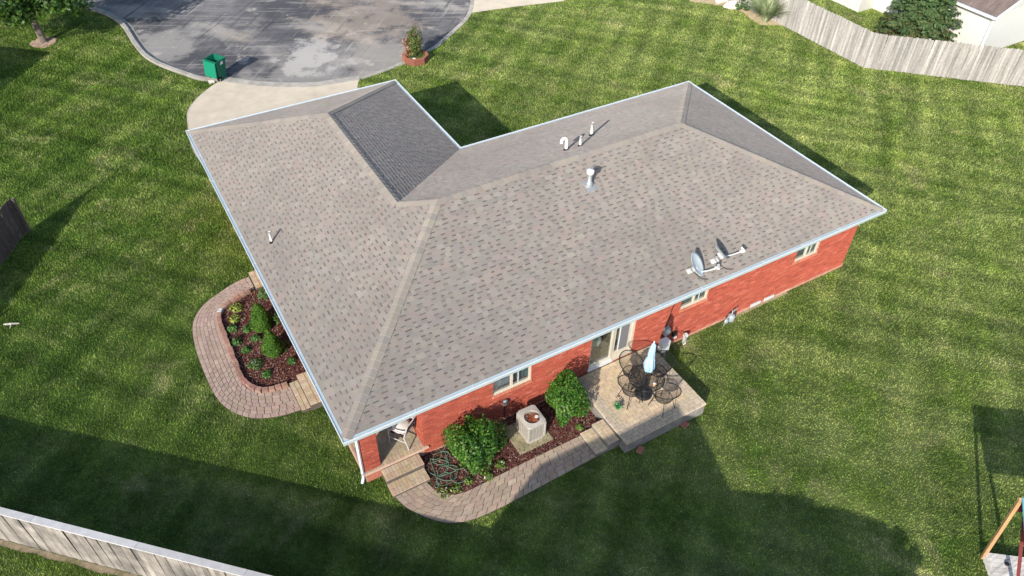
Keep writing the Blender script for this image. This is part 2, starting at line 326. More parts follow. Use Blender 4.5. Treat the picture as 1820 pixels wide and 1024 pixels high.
def jit(c, a=.12, h=.05):
    k = 1+random.uniform(-a, a); return tuple(max(.002, x*k*(1+random.uniform(-h, h))) for x in c)
def clip(poly, a, b):           # keep the part of a 2D polygon left of the line a->b
    out = []; n = len(poly)
    sgn = lambda p: (b[0]-a[0])*(p[1]-a[1])-(b[1]-a[1])*(p[0]-a[0])
    for i in range(n):
        p, q = poly[i], poly[(i+1) % n]; sp, sq = sgn(p), sgn(q)
        if sp >= 0: out.append(p)
        if sp*sq < 0: t = sp/(sp-sq); out.append((p[0]+t*(q[0]-p[0]), p[1]+t*(q[1]-p[1])))
    return out
def clip_convex(poly, cp):
    for i in range(len(cp)):
        poly = clip(poly, cp[i], cp[(i+1) % len(cp)])
        if len(poly) < 3: return []
    return poly
def catmull(pts, n, closed=False):
    pts = np.array(pts, float); m = len(pts)
    P = np.vstack([2*pts[0]-pts[1], pts, 2*pts[-1]-pts[-2]]) if not closed else np.vstack([pts[-1], pts, pts[0], pts[1]])
    segs = m-1 if not closed else m
    out = []
    for i in range(segs):
        p0, p1, p2, p3 = P[i:i+4]
        for t in np.linspace(0, 1, 12, endpoint=False): out.append(.5*((2*p1)+(-p0+p2)*t+(2*p0-5*p1+4*p2-p3)*t*t+(-p0+3*p1-3*p2+p3)*t**3))
    if not closed: out.append(pts[-1])
    out = np.array(out); dd = np.r_[0, np.cumsum(np.linalg.norm(np.diff(out, axis=0), axis=1))]
    s_ = np.linspace(0, dd[-1], n); return np.stack([np.interp(s_, dd, out[:, k]) for k in range(out.shape[1])], 1)
def inpoly(X, Y, poly):
    poly = np.asarray(poly); r = np.zeros(X.shape, bool); j = len(poly)-1
    for i in range(len(poly)):
        xi, yi = poly[i][:2]; xj, yj = poly[j][:2]
        c = ((yi > Y) != (yj > Y)) & (X < (xj-xi)*(Y-yi)/((yj-yi) if yj != yi else 1e-9)+xi); r ^= c; j = i
    return r
def blob_noise(P, f, seed=0):      # cheap smooth pseudo-noise for shaping crowns
    r = np.random.default_rng(seed); K = r.normal(size=(6, 3))*f; ph = r.uniform(0, 6.28, 6)
    return np.sin(P@K.T+ph).mean(1)
def leaves(name, P, N, size, m, parent, cols, aspect=1.6, droop=0., spread=.7):
    """One rhombic leaf per point, facing roughly along N."""
    n = len(P); N = N+rng.normal(size=(n, 3))*spread; N /= np.linalg.norm(N, axis=1)[:, None]+1e-9
    T = rng.normal(size=(n, 3)); T[:, 2] -= droop; T -= (T*N).sum(1)[:, None]*N; T /= np.linalg.norm(T, axis=1)[:, None]+1e-9
    B = np.cross(N, T); s = (size*rng.uniform(.65, 1.3, n))[:, None]
    V = np.stack([P-T*s*aspect*.5, P+B*s*.5+N*s*.12, P+T*s*aspect*.5, P-B*s*.5+N*s*.12], 1).reshape(-1, 3)
    F = np.arange(4*n).reshape(n, 4)
    return np_mesh(name, V, F, m, parent, np.repeat(cols, 4, 0))
def colmix(n, a, b, p=1.):
    t = rng.random(n)[:, None]**p; return np.array(a)*(1-t)+np.array(b)*t

# ------------------------------------------------------------------ the house in plan
W, L, D, G, S, HE, OV, GI = 10.0, 18.7606, 8.26685, 15.74, .4158, 2.5894, .4738, .13
EAVE = [(0, 0), (L, 0), (L, W), (D, W), (D, G), (0, G)]
SOF = HE-.15
WALLX0, WALLX1 = 2.16, L-OV          # long brick wall, right of the porch
def roof_z(q): return HE+S*(q-GI)

# ---- ground sheets
gx0, gx1, gy0, gy1 = -300, 400, -250, 450
g_o = MB().add([(gx0, gy0, 0), (gx1, gy0, 0), (gx1, gy1, 0), (gx0, gy1, 0)], [(0, 1, 2, 3)]).build('ground', 'ground'); tag(g_o, kind='structure')
kerb_line = catmull([(-9, 39.2), (-4.5, 37.9), (-1.9, 36.4), (-.64, 34.76), (.03, 32.79), (.2, 30.19), (.38, 28.46), (.84, 27.07), (1.59, 25.69), (2.18, 24.75), (2.95, 24.2)], 70)
right_edge = catmull([(8.66, 21.3), (10.57, 21.66), (12.94, 22.5), (14.65, 23.7), (16.42, 25.17), (17.72, 27.08), (19.5, 30.2), (20.5, 34), (20, 40)], 60)
front_edge = catmull([(2.95, 24.2), (4.0, 23.2), (5.2, 22.35), (6.56, 21.68), (8.66, 21.3)], 24)
road_poly = [tuple(p) for p in kerb_line]+[tuple(p) for p in front_edge[1:]]+[tuple(p) for p in right_edge[1:]]+[(20, 70), (-30, 70), (-30, 44)]
tag(MB().add([(p[0], p[1], .004) for p in road_poly], [tuple(range(len(road_poly)))]).build('road', 'asphalt'), kind='structure')
def strip(name, line, off0, off1, z0, z1, m, parent=None):
    line = np.array(line); t = np.gradient(line, axis=0); t /= np.linalg.norm(t, axis=1)[:, None]; nrm = np.stack([-t[:, 1], t[:, 0]], 1)
    a = line+nrm*off0; b = line+nrm*off1; mb = MB(); V = []; F = []
    for i in range(len(line)): V += [(*a[i], 0), (*a[i], z0), (*b[i], z1), (*b[i], 0)]
    for i in range(len(line)-1):
        for k in range(3): F.append((4*i+k, 4*i+k+1, 4*i+4+k+1, 4*i+4+k))
    mb.add(V, F); return mb.build(name, m, parent)
tag(strip('kerb', kerb_line, -.02, -.22, .12, .13, 'kerb'), kind='structure')
tag(strip('gutter_apron', kerb_line, .22, -.02, .008, .010, 'kerb'), kind='structure')
tag(strip('kerb_edge', right_edge, .05, -.16, .05, .03, 'kerb'), kind='structure')
# driveway of the house, and the neighbour's at the top
drive_l = catmull([(OV+.1, G-OV), (.35, 17.5), (.30, 19.0), (.5, 20.48), (.8, 21.93), (1.35, 22.85), (2.3, 23.8), (2.95, 24.2)], 40)
drive_r = catmull([(8.66, 21.3), (8.25, 20.6), (8.0, 19.5), (7.8, 17.5), (D-OV-.1, G-OV)], 24)
drive_poly = [tuple(p) for p in drive_l]+[tuple(p) for p in front_edge[1:]]+[tuple(p) for p in drive_r[1:]]
dv = MB().add([(p[0], p[1], .012) for p in drive_poly], [tuple(range(len(drive_poly)))]).build('driveway', 'drive'); tag(dv, kind='structure')
tag(strip('driveway_apron', front_edge, -.14, .30, .016, .010, 'kerb'), kind='structure')
ndrive = [gp(835, 24), gp(920, 12), gp(1000, 3), gp(1040, -15), gp(960, -60), gp(842, -30), gp(838, 2)]
tag(MB().add([(p[0], p[1], .02) for p in ndrive], [tuple(range(len(ndrive)))]).build('driveway', 'drive'), kind='structure')

# ------------------------------------------------------------------ house
house = thing('brick_house', 'long single-storey red brick house with grey-brown hipped shingle roof and attached garage wing', 'house')
# roof deck with soffit
rk = .0
def RP(x, y, q): return (x, y, roof_z(q))
e = GI-.025                                   # shingle edge overhangs into the gutter
pk = dict(R=RP(L-W/2, W/2, W/2), Lp=RP(W/2, W/2, W/2), Ge=RP(D/2, W-D/2, D/2), Gp=RP(D/2, G-D/2, D/2))
ez = roof_z(e)
ec = [(e, e), (L-e, e), (L-e, W-e), (D-e, W-e), (D-e, G-e), (e, G-e)]
EC = [(x, y, ez) for x, y in ec]
mb = MB()
Vv = EC+[pk['R'], pk['Lp'], pk['Ge'], pk['Gp']]+[(x, y, SOF) for x, y in ec]
mb.add(Vv, [(0, 1, 6, 7), (1, 2, 6), (2, 3, 8, 7, 6), (3, 4, 9, 8), (4, 5, 9), (5, 0, 7, 8, 9)]+[(10+i, 10+(i+1) % 6, (i+1) % 6, i) for i in range(6)])
roof = mb.build('roof', 'deck', house)
# soffit (underside of the eaves and porch ceiling)
mb = MB(); mb.add([(x, y, SOF-.004) for x, y in ec], [(5, 4, 3, 2, 1, 0)]); mb.build('soffit', 'white', house)
# shingles: wedge slabs laid course by course, clipped to each slope
PAL = [(.282, .257, .232), (.292, .266, .240), (.272, .249, .229), (.292, .252, .230), (.262, .241, .223), (.302, .276, .250)]
EXPO = .142
slopes = [   # eave start, direction along the eave, inward direction, convex plan polygons
 ((0, 0), (1, 0), (0, 1), [[(e, e), (L-e, e), (L-W/2, W/2), (W/2, W/2)]]),
 ((L, 0), (0, 1), (-1, 0), [[(L-e, e), (L-e, W-e), (L-W/2, W/2)]]),
 ((L, W), (-1, 0), (0, -1), [[(L-e, W-e), (D-e, W-e), (D/2, W-D/2), (W/2, W/2), (L-W/2, W/2)]]),
 ((D, W-D/2), (0, 1), (-1, 0), [[(D-e, W-e), (D-e, G-e), (D/2, G-D/2), (D/2, W-D/2)]]),
 ((D, G), (-1, 0), (0, -1), [[(D-e, G-e), (e, G-e), (D/2, G-D/2)]]),
 ((0, G), (0, -1), (1, 0), [[(e, G-e), (e, W-D/2), (D/2, W-D/2), (D/2, G-D/2)], [(e, W-D/2), (e, e), (W/2, W/2), (D/2, W-D/2)]]),
]
cs = 1/math.sqrt(1+S*S)
shing = []
for si, (o0, du, dn, polys) in enumerate(slopes):
    o0 = np.array(o0, float); du = np.array(du, float); dn = np.array(dn, float)
    nrm = np.array([-dn[0]*S, -dn[1]*S, 1.])*cs
    allp = [p for pl in polys for p in pl]
    us = [(np.array(p)-o0)@du for p in allp]; qs = [(np.array(p)-o0)@dn for p in allp]
    umin, umax, qmax = min(us), max(us), max(qs)
    dq = EXPO*cs; nc = int((qmax-e)/dq)+1
    for r in range(nc):
        q0 = e+r*dq; q1 = min(q0+dq, qmax)
        u = umin-random.uniform(0, .35)
        tooth = random.random() < .5
        while u < umax:
            wd = random.choice((.11, .16, .21, .26))*random.uniform(.9, 1.1) if tooth else random.choice((.09, .13, .17))*random.uniform(.9, 1.1)
            cp_ = o0+du*u+dn*q0; kk = .5+.5*math.sin(cp_[0]*1.9+math.sin(cp_[1]*1.3)*2)*math.sin(cp_[1]*2.3+1.7*math.sin(cp_[0]*.9)); base = random.choice(PAL[:3]+PAL[4:]) if random.random() > kk*.55 else PAL[3]; colr = jit(base, .06, .02)
            t = .0155 if tooth else .011
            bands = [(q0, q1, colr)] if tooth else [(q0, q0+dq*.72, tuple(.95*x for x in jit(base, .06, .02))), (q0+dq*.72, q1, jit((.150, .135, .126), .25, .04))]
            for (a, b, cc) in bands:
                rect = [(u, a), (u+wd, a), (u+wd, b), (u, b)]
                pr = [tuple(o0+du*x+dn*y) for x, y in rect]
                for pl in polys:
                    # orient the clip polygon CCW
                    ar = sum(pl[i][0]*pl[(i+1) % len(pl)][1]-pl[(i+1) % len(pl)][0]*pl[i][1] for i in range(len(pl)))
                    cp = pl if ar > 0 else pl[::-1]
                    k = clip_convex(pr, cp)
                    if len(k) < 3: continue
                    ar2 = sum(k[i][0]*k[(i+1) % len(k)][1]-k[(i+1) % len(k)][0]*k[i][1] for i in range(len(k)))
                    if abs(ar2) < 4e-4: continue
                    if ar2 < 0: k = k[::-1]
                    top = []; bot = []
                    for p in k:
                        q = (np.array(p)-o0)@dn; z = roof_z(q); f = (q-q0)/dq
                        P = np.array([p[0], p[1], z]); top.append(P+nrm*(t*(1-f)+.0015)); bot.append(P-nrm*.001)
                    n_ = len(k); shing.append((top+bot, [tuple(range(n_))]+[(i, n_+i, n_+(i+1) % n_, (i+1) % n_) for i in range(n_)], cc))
            u += wd; tooth = not tooth
pieces('shingle', shing, 'shingle', roof, 300, 'shingle_field')
# ridge and hip caps, one slab each
def caps(P, Q, d1, d2, half=.155, ex=.235):
    P = np.array(P, float); Q = np.array(Q, float); ln = np.linalg.norm(Q-P); dr = (Q-P)/ln; n = max(1, int(round(ln/ex)))
    for i in range(n):
        a = P+dr*(ln*i/n-.01); b = P+dr*(ln*(i+1)/n+.015); col = jit(random.choice(PAL[:3]+[(.310, .278, .244)]*4), .05, .02)
        up = np.array([0, 0, 1.]); lo, hi = .036, .020
        V = []
        for (pt, hh) in ((a, lo), (b, hi)):
            V += [pt+d1*half+up*(hh-.002), pt+up*(hh+.004), pt+d2*half+up*(hh-.002), pt+d1*half-up*.004, pt+d2*half-up*.004]
        MB().add(V, [(0, 1, 6, 5), (1, 2, 7, 6), (3, 0, 5, 8), (2, 4, 9, 7), (0, 3, 4, 2, 1), (5, 6, 7, 9, 8)], col).build('ridge_cap', 'shingle', roof)
def down(dx, dy):   # unit vector on a slope that falls towards (dx,dy)
    v = np.array([dx, dy, -S]); return v/np.linalg.norm(v)
def side(dr, dn):   # in-slope direction perpendicular to the ridge line dr on the slope whose downhill is dn
    dr = np.array(dr, float); dr /= np.linalg.norm(dr); v = down(*dn); v = v-(v@dr)*dr; return v/np.linalg.norm(v)
def capline(P, Q, n1, n2): dr = np.array(Q)-np.array(P); caps(P, Q, side(dr, n1), side(dr, n2))
capline(EC[0], pk['Lp'], (0, -1), (-1, 0)); capline(EC[1], pk['R'], (0, -1), (1, 0)); capline(EC[2], pk['R'], (0, 1), (1, 0))
capline(EC[4], pk['Gp'], (1, 0), (0, 1)); capline(EC[5], pk['Gp'], (-1, 0), (0, 1))
capline(pk['Lp'], pk['R'], (0, -1), (0, 1)); capline(pk['Ge'], pk['Gp'], (-1, 0), (1, 0)); capline(pk['Ge'], pk['Lp'], (-1, 0), (0, 1))
# gutters: one channel for each eave, mitred
inner = [(GI, GI), (L-GI, GI), (L-GI, W-GI), (D-GI, W-GI), (D-GI, G-GI), (GI, G-GI)]
def lerp(p, q, t): return (p[0]+(q[0]-p[0])*t, p[1]+(q[1]-p[1])*t)
for i in range(6):
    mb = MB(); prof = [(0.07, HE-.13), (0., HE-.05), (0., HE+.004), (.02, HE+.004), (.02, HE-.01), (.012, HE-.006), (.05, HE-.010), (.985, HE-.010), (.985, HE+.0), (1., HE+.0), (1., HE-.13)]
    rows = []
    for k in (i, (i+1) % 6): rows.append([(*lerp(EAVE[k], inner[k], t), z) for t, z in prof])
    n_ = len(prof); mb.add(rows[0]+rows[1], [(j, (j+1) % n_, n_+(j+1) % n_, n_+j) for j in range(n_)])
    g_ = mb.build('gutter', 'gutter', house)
    for t0, t1, dz in ((-.02, .13, .007), (.955, 1.03, .004)):
        V_ = [(*lerp(EAVE[k], inner[k], t), z) for k in (i, (i+1) % 6) for t, z in ((t0, HE-.03 if t0 < 0 else HE-.02), (t0, HE+dz), (t1, HE+dz), (t1, HE-.03 if t0 < 0 else HE-.02))]
        MB().add(V_, [(0, 1, 5, 4), (1, 2, 6, 5), (2, 3, 7, 6)]).build('gutter_lip', 'white', g_)
    # hanger straps across the channel
    ln = np.linalg.norm(np.array(EAVE[(i+1) % 6])-np.array(EAVE[i])); nn = int(ln/1.9)
    for j in range(1, nn+1):
        t = j/(nn+1)+random.uniform(-.02, .02); a = np.array(lerp(EAVE[i], EAVE[(i+1) % 6], t)); b = np.array(lerp(inner[i], inner[(i+1) % 6], t)); dd = (b-a)/np.linalg.norm(b-a); tt = np.array([-dd[1], dd[0]])
        MB().obox(((a[0]+b[0])/2, (a[1]+b[1])/2, HE-.003), (*(dd*.055), 0), (*(tt*.012), 0), (0, 0, .003)).build('hanger', 'white', g_)
# ---- walls
BR = [(.34, .080, .052), (.36, .088, .056), (.32, .074, .049), (.39, .112, .078), (.28, .066, .046), (.34, .082, .053), (.35, .084, .054), (.33, .079, .051)]
def brick_face(items, org, ud, nd, width, z0, z1, openings=(), proud=.010):
    org = np.array(org, float); ud = np.array(ud, float); nd = np.array(nd, float); r = 0; z = z0
    while z < z1-.02:
        zt = min(z+.065, z1); u = -(.105 if r % 2 else 0)
        while u < width:
            segs = [(max(u, 0), min(u+.2, width))]
            for (a, b, c, d) in openings:
                if zt > c and z < d:
                    ns = []
                    for (s0, s1) in segs:
                        if s1 <= a or s0 >= b: ns.append((s0, s1))
                        else:
                            if s0 < a: ns.append((s0, a))
                            if s1 > b: ns.append((b, s1))
                    segs = ns
            for s0, s1 in segs:
                if s1-s0 < .03: continue
                col = jit(random.choice(BR), .09, .04); pj = proud+random.uniform(-.003, .003)
                A = [org+ud*s+np.array([0, 0, zz])+nd*pj for s, zz in ((s0, z), (s1, z), (s1, zt), (s0, zt))]; B = [p-nd*(pj+.004) for p in A]
                items.append((A+B, [(0, 1, 2, 3), (0, 4, 5, 1), (1, 5, 6, 2), (2, 6, 7, 3), (3, 7, 4, 0)], col))
            u += .21
        z += .075; r += 1
# openings on the long wall, in metres from WALLX0
WIN = [(4.27, 5.47, 1.27, 2.25), (10.70, 11.76, 1.47, 2.25), (15.47, 16.51, 1.36, 2.25)]
DOOR = (7.45, 9.02, .55, 2.28)
ops = [(a-WALLX0, b-WALLX0, c, d) for a, b, c, d in WIN+[DOOR]]
wall = thing('wall', None, None); wall.parent = house
def wall_boxes(mb, x0, x1, y0, y1, z0, z1, ops):     # a wall along X with holes
    xs = sorted(set([x0, x1]+[v for o in ops for v in (o[0], o[1])])); 
    for a, b in zip(xs[:-1], xs[1:]):
        hole = [o for o in ops if o[0] <= a and o[1] >= b]
        if hole:
            _, _, c, d = hole[0]; mb.box((a, y0, z0), (b, y1, c)); mb.box((a, y0, d), (b, y1, z1))
        else: mb.box((a, y0, z0), (b, y1, z1))
mb = MB(); wall_boxes(mb, WALLX0, WALLX1, OV, OV+.2, .0, SOF, WIN+[DOOR]); bpy.data.objects.remove(wall)
wall = mb.build('wall', 'mortar', house)
items = []; brick_face(items, (WALLX0, OV, 0), (1, 0, 0), (0, -1, 0), WALLX1-WALLX0, .10, SOF, ops)
# soldier-course sills below the windows
for a, b, c, d in WIN:
    x = a-.04
    while x < b:
        items.append(([(x, OV-.035, c-.10), (x+.065, OV-.035, c-.10), (x+.065, OV-.035, c-.012), (x, OV-.035, c-.012), (x, OV+.06, c-.10), (x+.065, OV+.06, c-.10), (x+.065, OV+.06, c), (x, OV+.06, c)],
                      [(0, 1, 2, 3), (3, 2, 6, 7), (0, 3, 7, 4), (1, 5, 6, 2), (0, 4, 5, 1)], jit((.44, .16, .10), .15))); x += .075
pieces('brick', items, 'brick', wall, 300, 'brick_field')
def plain_wall(x0, y0, x1, y1, z0=0., z1=SOF, th=.2, name='wall'):
    # flat brick wall face from (x0,y0) to (x1,y1), outer side to the right of the direction
    ln = math.hypot(x1-x0, y1-y0); d = np.array([(x1-x0)/ln, (y1-y0)/ln]); n_ = np.array([d[1], -d[0]]); a = np.array([x0, y0]); b = np.array([x1, y1]); ia = a-n_*th; ib = b-n_*th
    o = MB().add([(*a, z0), (*b, z0), (*b, z1), (*a, z1), (*ia, z0), (*ib, z0), (*ib, z1), (*ia, z1)], [(0, 1, 2, 3), (5, 4, 7, 6), (4, 0, 3, 7), (1, 5, 6, 2), (3, 2, 6, 7)]).build(name, 'brickwall', house)
    uv = o.data.uv_layers.new(name='UVMap')
    for lp in o.data.loops:
        v = o.data.vertices[lp.vertex_index].co; uv.data[lp.index].uv = (math.hypot(v.x-x0, v.y-y0), v.z)
    return o
PY1 = 10.0                                      # end of the front porch recess
plain_wall(WALLX1-.0, OV+.202, WALLX1, W-OV)     # right end wall
plain_wall(WALLX1-.202, W-OV, D-OV+.0, W-OV)
plain_wall(D-OV, W-OV+.002, D-OV, G-OV)
plain_wall(OV, G-OV-.202, OV, PY1)
plain_wall(OV+.202, PY1+.0, WALLX0-.0, PY1)
# garage front wall with its door
plain_wall(D-OV-.202, G-OV, D-OV-1.2, G-OV); plain_wall(OV+1.2, G-OV, OV+.0, G-OV); plain_wall(D-OV-1.2, G-OV, OV+1.2, G-OV, 2.15)
gd = MB()
for k in range(4): gd.box((OV+1.22, G-OV-.12, .02+k*.53), (D-OV-1.22, G-OV-.07, .54+k*.53))
gd.build('garage_door', 'white', house)
# porch side wall of the house (its brick end shows beside the porch chair)
pw = MB().box((WALLX0, OV+.202, 0), (WALLX0+.2, PY1+.2, SOF)).build('wall', 'mortar', house)
items = []; brick_face(items, (WALLX0, PY1, 0), (0, -1, 0), (-1, 0, 0), PY1-OV-.01, .42, SOF, ((PY1-6.2, PY1-5.2, .42, 2.4),))
near = [it for it in items if it[0][0][1] < 2.2]; far = [it for it in items if it[0][0][1] >= 2.2]
pieces('brick', near, 'brick', pw, 120, 'brick_field')
mbf = MB(); [mbf.add(*it) for it in far]; tag(mbf.build('brick_field', 'brick', pw), kind='stuff')
fd = MB().box((WALLX0-.03, 5.25, .43), (WALLX0+.05, 6.15, 2.36)).build('front_door', 'maroon', house); MB().lathe([(0, -.03), (.03, -.02), (.03, .02), (0, .03)], (WALLX0-.06, 5.36, 1.35), 10).build('handle', 'galv', fd)
# brick pier at the porch corner, and two more along the front
for (py, single) in ((OV+.02, True), (4.72, False), (9.2, False)):
    x0, y0, ww = OV+.03, py, .42; p_ = MB().box((x0, y0, .0), (x0+ww, y0+ww, SOF)).build('porch_pier', 'mortar', house); items = []
    for org, ud, nd in (((x0, y0, 0), (1, 0, 0), (0, -1, 0)), ((x0+ww, y0, 0), (0, 1, 0), (1, 0, 0)), ((x0+ww, y0+ww, 0), (-1, 0, 0), (0, 1, 0)), ((x0, y0+ww, 0), (0, -1, 0), (-1, 0, 0))):
        brick_face(items, org, ud, nd, ww, .0, SOF)
    pieces('brick', items, 'brick', p_, 140 if single else 0, 'brick_field')
# foundation ledge along the long wall
MB().box((WALLX0+.3, OV-.022, 0), (WALLX1+.02, OV+.01, .095)).build('foundation', mat('foundation_concrete', (.40, .19, .14), .9, var=.25, vscale=4, tint=(.48, .38, .30), tscale=1.2, tamt=.7), house)
for x in (13.95, 14.55): MB().box((x, OV-.05, .06), (x+.42, OV-.02, .17)).build('foundation_vent', 'white', house)
# windows
def window(x0, x1, z0, z1, m='cream', dark_left=True):
    y = OV+.035; wn = MB()
    for a, b in (((x0, y, z0), (x1, y+.07, z0+.03)), ((x0, y, z1-.05), (x1, y+.07, z1)), ((x0, y, z0+.03), (x0+.03, y+.07, z1-.05)), ((x1-.05, y, z0+.03), (x1, y+.07, z1-.05))): wn.box(a, b)
    wn = wn.build('window', m, house); xm = (x0+x1)/2
    MB().box((xm-.032, y-.008, z0+.05), (xm+.032, y+.062, z1-.05)).build('mullion', m, wn)
    MB().box((x0-.01, OV-.008, z0-.012), (x1+.01, y+.0, z0+.006)).build('sill', m, wn)
    for a, b in ((x0+.032, xm-.034), (xm+.034, x1-.052)): MB().box((a, y+.025, z0+.032), (b, y+.031, z1-.052)).build('pane', 'glass', wn)
    MB().box((xm+.20, y+.012, z0+.052), (xm+.222, y+.022, z1-.052)).build('sash_bar', 'white', wn)
    cv = MB(); n_ = 36; V = []
    for i in range(n_+1):
        xx = x0+.03+(x1-x0-.08)*i/n_; V += [(xx, y+.10+.012*math.sin(i*1.9), z0+.04), (xx, y+.10+.012*math.sin(i*1.9), z1)]
    cv.add(V, [(2*i, 2*i+2, 2*i+3, 2*i+1) for i in range(n_)]); cv.build('curtain', 'curtain', wn)
    MB().box((x0-.02, y+.35, z0-.1), (x1+.02, y+.37, z1+.1)).build('room_shade', 'inner', wn)
    return wn
for wv in WIN: window(*wv)
# sliding patio door
x0, x1, z0, z1 = DOOR; y = OV+.03
dr = MB()
for a, b in (((x0, y, z0), (x1, y+.12, z0+.06)), ((x0, y, z1-.07), (x1, y+.12, z1)), ((x0, y, z0+.06), (x0+.05, y+.12, z1-.07)), ((x1-.08, y, z0+.06), (x1, y+.12, z1-.07))): dr.box(a, b)
dr = dr.build('patio_door', 'cream', house); xm = 8.27
MB().box((xm-.06, y-.01, z0+.06), (xm+.01, y+.05, z1-.07)).build('stile', 'cream', dr); MB().box((xm+.015, y+.02, z0+.06), (xm+.10, y+.08, z1-.07)).build('stile', 'cream', dr)
MB().box((xm+.10, y+.02, z0+.06), (x1-.08, y+.08, z0+.22)).build('bottom_rail', 'cream', dr); MB().box((x0+.05, y+.0, z0+.06), (xm-.06, y+.05, z0+.12)).build('bottom_rail', 'cream', dr)
MB().box((x1-.17, y+.02, z0+.22), (x1-.082, y+.08, z1-.07)).build('stile', 'cream', dr)
MB().box((x0-.03, OV-.05, z0-.055), (xm+.02, y-.002, z0+.03)).build('sill', 'white', dr); MB().box((xm+.02, OV-.03, z0-.05), (x1+.02, y-.002, z0+.01)).build('sill', 'cream', dr)
MB().box((x0+.05, y+.03, z0+.12), (xm-.06, y+.036, z1-.07)).build('pane', 'glass', dr); MB().box((xm+.10, y+.045, z0+.22), (x1-.17, y+.051, z1-.07)).build('pane', 'glass', dr)
MB().box((xm+.24, y+.015, z0+.22), (xm+.262, y+.042, z1-.07)).build('screen_edge', 'white', dr); MB().box((xm+.262, y+.028, z0+.22), (x1-.172, y+.03, z1-.07)).build('screen', 'screen', dr)
MB().box((x0-.1, y+1.6, z0-.1), (x1+.1, y+1.62, z1+.1)).build('room_shade', 'inner', dr); MB().box((x0-.5, y+.14, z0-.02), (x1+.5, y+1.6, z0+.01)).build('room_floor', 'soil2', dr)
cb = MB().lathe([(0, -.20), (.16, -.17), (.26, -.05), (.25, .1), (.14, .2), (0, .22)], (0, 0, 0), 12).build('cushion', 'cushion', dr, True); cb.location = (7.98, y+.5, z0+.42); cb.scale = (.9, .6, 1.25); cb.rotation_euler = (.2, .35, 0)
# porch floor, its nosing and two flights of steps
pf = MB().box((OV+.01, OV-.01, 0), (WALLX0, PY1, .355)).build('porch_floor', 'mortar', house)
items = []
TR = [(.50, .40, .27), (.47, .36, .24), (.53, .43, .31), (.49, .37, .26)]
def slab(items, poly, z0, z1, col, inset=.004):
    c = np.mean(np.array(poly), 0); P = [np.array(p)+(c-np.array(p))/np.linalg.norm(c-np.array(p))*inset*1.4 for p in poly]; n_ = len(P)
    items.append(([(p[0], p[1], z1) for p in P]+[(p[0], p[1], z0) for p in P], [tuple(range(n_))]+[(i, n_+i, n_+(i+1) % n_, (i+1) % n_) for i in range(n_)], col))
def rect(a, b, c, d): return [(a, c), (b, c), (b, d), (a, d)]
x = OV+.03
while x < WALLX0+.08: slab(items, rect(x, min(x+.098, WALLX0+.10), OV-.05, OV+.15), .36, .42, jit(random.choice(TR), .08), .0055); x += .098
r = 0; yv = OV+.155
while yv < 3.2:
    x = OV+.03-(.1 if r % 2 else 0)
    while x < WALLX0:
        a, b = max(x, OV+.03), min(x+.2, WALLX0)
        if b-a > .03: slab(items, rect(a, b, yv, yv+.1), .352, .418, jit((.40, .33, .23), .1), .003)
        x += .2
    yv += .1; r += 1
pieces('paver', items, 'tread', pf, 300, 'paver_field')
MB().box((OV+.03, 3.2, .35), (WALLX0, PY1, .416)).build('porch_slab', 'drive', house)
MB().box((OV-.03, OV-.03, .355), (OV+.03, PY1, .425)).build('porch_edge', mat('pink_nosing', (.50, .33, .26), .85, var=.12), house)
MB().box((OV-.03, OV-.055, .335), (WALLX0+.12, OV-.03, .41)).build('nosing', mat('pink_front_nosing', (.52, .36, .29), .85, var=.1), house)
MB().box((OV+.03, OV-.025, 0), (.92, OV-.012, .335)).build('porch_base', mat('red_base', (.40, .15, .10), .85, var=.2, vscale=14), house)
def tread_step(x0, x1, y0, y1, zt, name='porch_step', along='x', parent=house, w_=.092):
    st = MB().box((x0+.004, y0+.004, 0), (x1-.004, y1, zt-.028)).build(name, 'mortar_pale', parent); items = []
    if along == 'x':
        n_ = int(round((x1-x0)/w_)); 
        for i in range(n_):
            a = x0+(x1-x0)*i/n_; b = x0+(x1-x0)*(i+1)/n_
            slab(items, rect(a, b, y0, (y0+y1)/2), zt-.05, zt+random.uniform(-.003, .003), jit(random.choice(TR), .08), .0055); slab(items, rect(a, b, (y0+y1)/2, y1), zt-.05, zt+random.uniform(-.003, .003), jit(random.choice(TR), .08), .0055)
    else:
        n_ = int(round((y1-y0)/w_))
        for i in range(n_):
            a = y0+(y1-y0)*i/n_; b = y0+(y1-y0)*(i+1)/n_
            slab(items, rect(x0, (x0+x1)/2, a, b), zt-.05, zt+random.uniform(-.003, .003), jit(random.choice(TR), .08), .0055); slab(items, rect((x0+x1)/2, x1, a, b), zt-.05, zt+random.uniform(-.003, .003), jit(random.choice(TR), .08), .0055)
    pieces('tread_brick', items, 'tread', st, 60); return st
tread_step(.90, 1.97, .06, OV-.035, .28); tread_step(.89, 1.94, -.34, .058, .14)
tread_step(.02, OV-.03, 3.42, 4.66, .28, along='y'); tread_step(-.24, .018, 3.46, 4.60, .14, along='y')
tread_step(.10, OV-.03, 9.05, 9.9, .2, along='y')
# downspout at the near corner
MB().tube([(OV-.03, OV-.06, SOF+.0), (OV-.04, OV-.03, SOF-.12), (OV-.05, OV+.02, SOF-.3), (OV-.05, OV+.02, .22), (OV-.12, OV-.03, .08)], .043, 6).build('downspout', 'white', house)
MB().obox((OV-.05, OV+.02, .42), (.05, 0, 0), (0, .05, 0), (0, 0, .012)).build('downspout_strap', 'galv', house)
